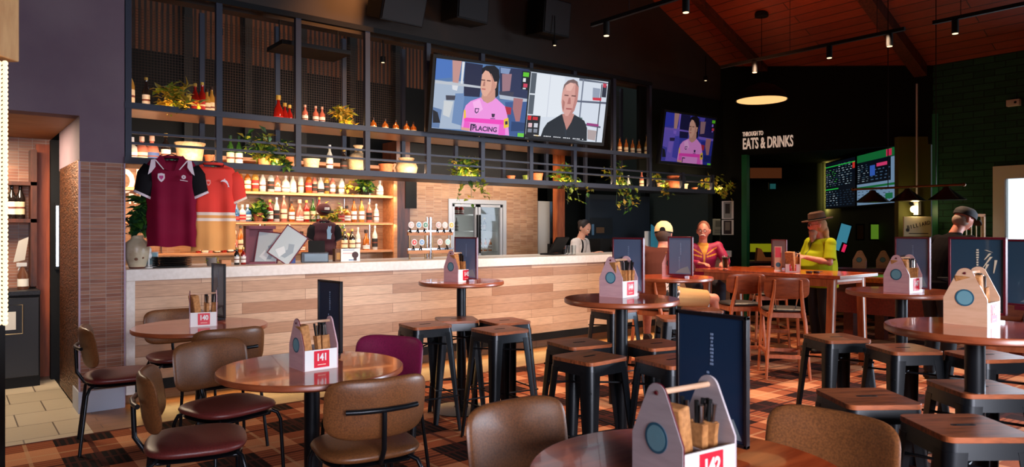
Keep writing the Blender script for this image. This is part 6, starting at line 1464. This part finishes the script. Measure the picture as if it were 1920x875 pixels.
def std(zp, lean=0, hdf=0, sit=False, sw=.185, zs=None):
    zs = zs or zp + .47; y = lean
    J = dict(pelvis=(0,0,zp), chest=(0, y*.7, zp+.33), neck=(0, y, zs+.05), head=(0, y+.02+hdf, zs+.19),
             shL=(-sw, y*.9, zs-.02), shR=(sw, y*.9, zs-.02), hpL=(-.09, 0, zp-.03), hpR=(.09, 0, zp-.03))
    if not sit:
        J.update(knL=(-.10, .02, zp*.53), knR=(.10, .02, zp*.53), anL=(-.11, -.02, .08), anR=(.11, -.02, .08), toeL=(-.12, .17, .03), toeR=(.12, .17, .03))
    return J
def Dpos(px, D): p = atD(px, D); return (p.x, p.y, 0)
# bartender: looking down at the counter, white tee and black apron
J = std(.88, .10, .04, zs=1.27); J.update(pitch=radians(30), yaw=radians(-14), elL=(-.24, .10, 1.02), elR=(.26, .12, 1.02), wrL=(-.12, .33, 1.04), wrR=(.20, .36, 1.10), palmL=(0,0,-1), palmR=(0,0,-1), build=.88, thumbL=1, thumbR=-1, curl=.4)
WTEE = mat('white_tee', (224, 214, 208), .8)
pB = onY(1077, 430, 7.52); t1, h1 = human('person', 'bartender in a white T-shirt and black apron looking down behind the counter', (pB.x, 7.52, 0), AX - pi/2 - radians(118), J, SKIN1,
   dict(mats=[WTEE, BLKC], sleeve='short', cut=.75, colour=lambda c: 1 if (c.z < 1.08 and c.y > .02) or (.06 < abs(c.x) < .095 and c.y > .06 and c.z < 1.30) else 0), dict(mat=BLKC), BLACK)
HB_ = mat('hair_dark', (34, 22, 18), .6)
hairpiece(t1, h1, HB_, [((0, -.020, .018), (.082, .092, .106)), ((0, -.10, .03), (.042, .045, .045))])
# man in the cream cap, back to the camera, seated
J = dict(pelvis=(0, 0, .80), chest=(0, .12, 1.10), neck=(0, .17, 1.26), head=(0, .21, 1.395), shL=(-.20, .15, 1.215), shR=(.20, .15, 1.215), elL=(-.27, .30, 1.00), elR=(.26, .30, 1.00), wrL=(-.12, .50, 1.00), wrR=(.10, .50, 1.00),
         hpL=(-.10, .03, .77), hpR=(.10, .02, .77), knL=(-.20, .47, .74), knR=(.50, .20, .74), anL=(-.20, .46, .30), anR=(.52, .22, .30), toeL=(-.20, .62, .27), toeR=(.56, .38, .27), soleL=.24, soleR=.24, build=1.06, fat=.02, pitch=radians(8))
BRN = mat('brown_shirt', (78, 42, 36), .9, spec=.1); PAT = mat('patterned_hem', (196, 180, 178), .8); nt, N, L, B = nodes(PAT)
f = noise(nt, coords(nt), 26, 2); L.new(ramp(nt, f, [(.50, (20, 16, 18)), (.53, (206, 188, 186))]), B.inputs['Base Color'])
TANS = mat('tan_shorts', (190, 146, 98), .9, spec=.1)
t2, h2 = human('person', 'seated man with a cream cap and tan shorts, back turned, knee out', Dpos(1240, 7.12), AX - pi/2 - radians(18), J, SKIN2,
   dict(mats=[BRN, PAT], sleeve='short', cut=.9, loose=.01, colour=lambda c: 1 if c.z < .98 else 0), dict(mat=TANS, short=True, name='shorts'), mat('dark_boot', (50, 34, 28), .6))
CAPM = mat('cream_cap', (226, 192, 140), .8)
hairpiece(t2, h2, mat('hair_brown', (70, 46, 34), .7), [((0, -.015, -.005), (.080, .093, .100))])
m = MB().m(CAPM).lathe([(.092, -.005), (.094, .02), (.088, .055), (.068, .090), (.036, .112), (0, .118)], 32, (0,0,0), 1.10).m(BLKC).at((0, -.100, .012)).prism([(-.030, -.012), (-.026, .012), (-.012, .026), (.012, .026), (.026, .012), (.030, -.012)], -.006, .012, 'y')
m.at((0,.10,-.002), rx=-.2).m(CAPM).prism([(.078*cos(a), .075*sin(a)) for a in [pi*k/14 for k in range(15)]], -.003, .003, 'z'); o = m.obj('cap', t2); o.matrix_local = h2 @ Matrix.Translation((0, 0, .018))
MB().m(BLKC).lathe([(.093, -.008), (.094, .004)], 32, (0,0,0), 1.10).obj('cap_band', t2).matrix_local = h2 @ Matrix.Translation((0, 0, .012))
# man in the maroon and gold jacket
J = dict(pelvis=(0, 0, .80), chest=(0, .10, 1.10), neck=(0, .14, 1.26), head=(0, .17, 1.42), shL=(-.19, .12, 1.225), shR=(.19, .12, 1.225), elL=(-.27, .22, 1.04), elR=(.27, .26, 1.03), wrL=(-.18, .44, 1.03), wrR=(.12, .46, 1.03),
         hpL=(-.10, .03, .77), hpR=(.10, .03, .77), knL=(-.14, .45, .74), knR=(.14, .45, .74), anL=(-.14, .42, .32), anR=(.14, .42, .32), toeL=(-.15, .58, .28), toeR=(.15, .58, .28), soleL=.26, soleR=.26, build=1.0, pitch=radians(4), yaw=radians(-20))
GOLD = mat('gold_cloth', (222, 150, 50), .7); MJ = mat('maroon_jacket', (150, 16, 66), .6)
def jk(c):
    if c.y < .1: return 0
    x, z = c.x - .0, c.z
    if z > 1.02 and abs(x) < .012 + max(0, z-1.12)*.42: return 1
    for z0, sl in ((1.10, .28), (1.135, .62)):
        if .03 < abs(x) < .16 and abs(z - (z0 + sl*(abs(x)-.03))) < .010: return 1
    return 0
t3, h3 = human('person', 'seated moustached man with glasses in a maroon jacket with gold stripes', Dpos(1313, 9.05), AX - pi/2 + radians(178), J, SKIN2,
   dict(mats=[MJ, GOLD], sleeve='long', high=True, colour=jk, name='jacket'), dict(mat=mat('navy_trousers', (30, 30, 44), .8)), BLACK)
HG = mat('hair_auburn', (112, 60, 38), .7)
hairpiece(t3, h3, HG, [((0, -.022, .026), (.081, .088, .103))])
m = MB().m(mat('moustache_white', (226, 206, 190), .8)).tube([(-.034, .082, -.052), (-.016, .098, -.040), (0, .100, -.038), (.016, .098, -.040), (.034, .082, -.052)], [.004, .008, .008, .008, .004], 8); m.obj('moustache', t3).matrix_local = h3
def specs(t, hM, mt=None):
    m = MB().m(mt or mat('spectacle_frame', (60, 40, 36), .3))
    for s in (-1, 1):
        m.tube([(s*.029 + .020*cos(a), .098, .004 + .015*sin(a)) for a in [2*pi*k/16 for k in range(17)]], .0018, 6); m.tube([(s*.049, .096, .008), (s*.078, .0, .012)], .0016, 6)
    m.tube([(-.009, .099, .006), (.009, .099, .006)], .0016, 6); m.obj('spectacles', t).matrix_local = hM
specs(t3, h3)
# bearded man in the hi-vis shirt
J = std(.86, .02, .02, zs=1.30, sw=.20); J.update(elL=(-.25, .06, 1.06), elR=(.25, .08, 1.06), wrL=(-.14, .30, 1.12), wrR=(.10, .34, 1.12), palmL=(.3,0,-1), palmR=(-.3,0,-1), build=1.16, fat=.06, belly=.03, curl=1.0, pitch=radians(4), yaw=radians(-16))
HV = mat('hi_vis_yellow', (150, 164, 22), .8, spec=.1)
t4, h4 = human('person', 'long-bearded man in a hi-vis yellow shirt and brimmed hat, arms held forward', Dpos(1540, 8.42), AX - pi/2 + radians(100), J, SKIN2,
   dict(mats=[HV, mat('hi_vis_trim', (70, 72, 30), .7)], sleeve='short', cut=.85, loose=.02, colour=lambda c: 1 if (abs(c.x) < .008 and c.y > .05 and c.z > 1.12) else 0), dict(mat=mat('work_trousers', (26, 24, 28), .8)), BLACK)
BD = mat('beard_grey', (170, 140, 118), .85)
hairpiece(t4, h4, BD, [((0, .045, -.080), (.062, .050, .050)), ((0, .055, -.125), (.050, .040, .060)), ((0, .055, -.175), (.034, .028, .055))], 'beard')
hairpiece(t4, h4, mat('hair_sandy', (176, 132, 92), .85), [((0, -.030, .0), (.086, .086, .095)), ((0, -.085, -.09), (.065, .045, .10)), ((0, -.10, -.17), (.045, .035, .07))])
HT4 = mat('brown_felt', (74, 46, 30), .85)
m = MB().m(HT4).lathe([(0, .0), (.155, .012), (.165, .024), (.160, .028), (.098, .016), (.094, .03), (.086, .10), (.060, .118), (.0, .110)], 36, (0,0,0), 1.08).m(BLACK).lathe([(.0965, .02), (.094, .042)], 36, (0,0,0), 1.08); m.obj('hat', t4).matrix_local = h4 @ Matrix.Translation((0, -.012, .045)) @ Matrix.Rotation(radians(-6), 4, 'X')
specs(t4, h4, mat('dark_lens', (24, 14, 14), .2)); MB().m(mat('dark_lens', (0,0,0))).ball((-.029, .096, .003), (.019, .003, .014), 12, 6).ball((.029, .096, .003), (.019, .003, .014), 12, 6).obj('lenses', t4).matrix_local = h4
# older man in the dark polo, by the pool table
J = std(.92, .16, .07, zs=1.345, sw=.20); J.update(pitch=radians(24), elL=(-.27, .16, 1.12), elR=(.27, .20, 1.10), wrL=(-.16, .40, 1.06), wrR=(.16, .44, 1.02), build=1.12, fat=.03, yaw=0)
t5, h5 = human('person', 'standing man in a charcoal polo and flat dark cap looking down toward the window', Dpos(1762, 6.75), AX - pi/2 - radians(82), J, SKIN2,
   dict(mats=[mat('charcoal_polo', (20, 17, 19), .9, spec=.05), mat('collar_grey', (120, 126, 140), .8)], sleeve='short', cut=.9, high=True, colour=lambda c: 1 if (c.z > 1.36 and c.y > .20) else 0), dict(mat=mat('dark_trousers', (24, 24, 28), .8)), BLACK)
hairpiece(t5, h5, mat('hair_white', (150, 132, 120), .8), [((0, -.020, -.018), (.0765, .0775, .070))])
m = MB().m(mat('cap_charcoal', (26, 24, 28), .8)).lathe([(.094, -.006), (.096, .02), (.090, .05), (.066, .075), (.03, .086), (0, .088)], 32, (0,0,0), 1.10); m.at((0,.095,.0), rx=-.25).prism([(.080*cos(a), .085*sin(a)) for a in [pi*k/14 for k in range(15)]], -.003, .003, 'z'); m.obj('cap', t5).matrix_local = h5 @ Matrix.Translation((0, 0, .034))
# a stool for the moustached man
p = atD(1313, 9.05); o = dup(ST0, (p.x, p.y, 0), AX, 'metal stool under the moustached man in the maroon jacket', 'black metal stools with timber seats')
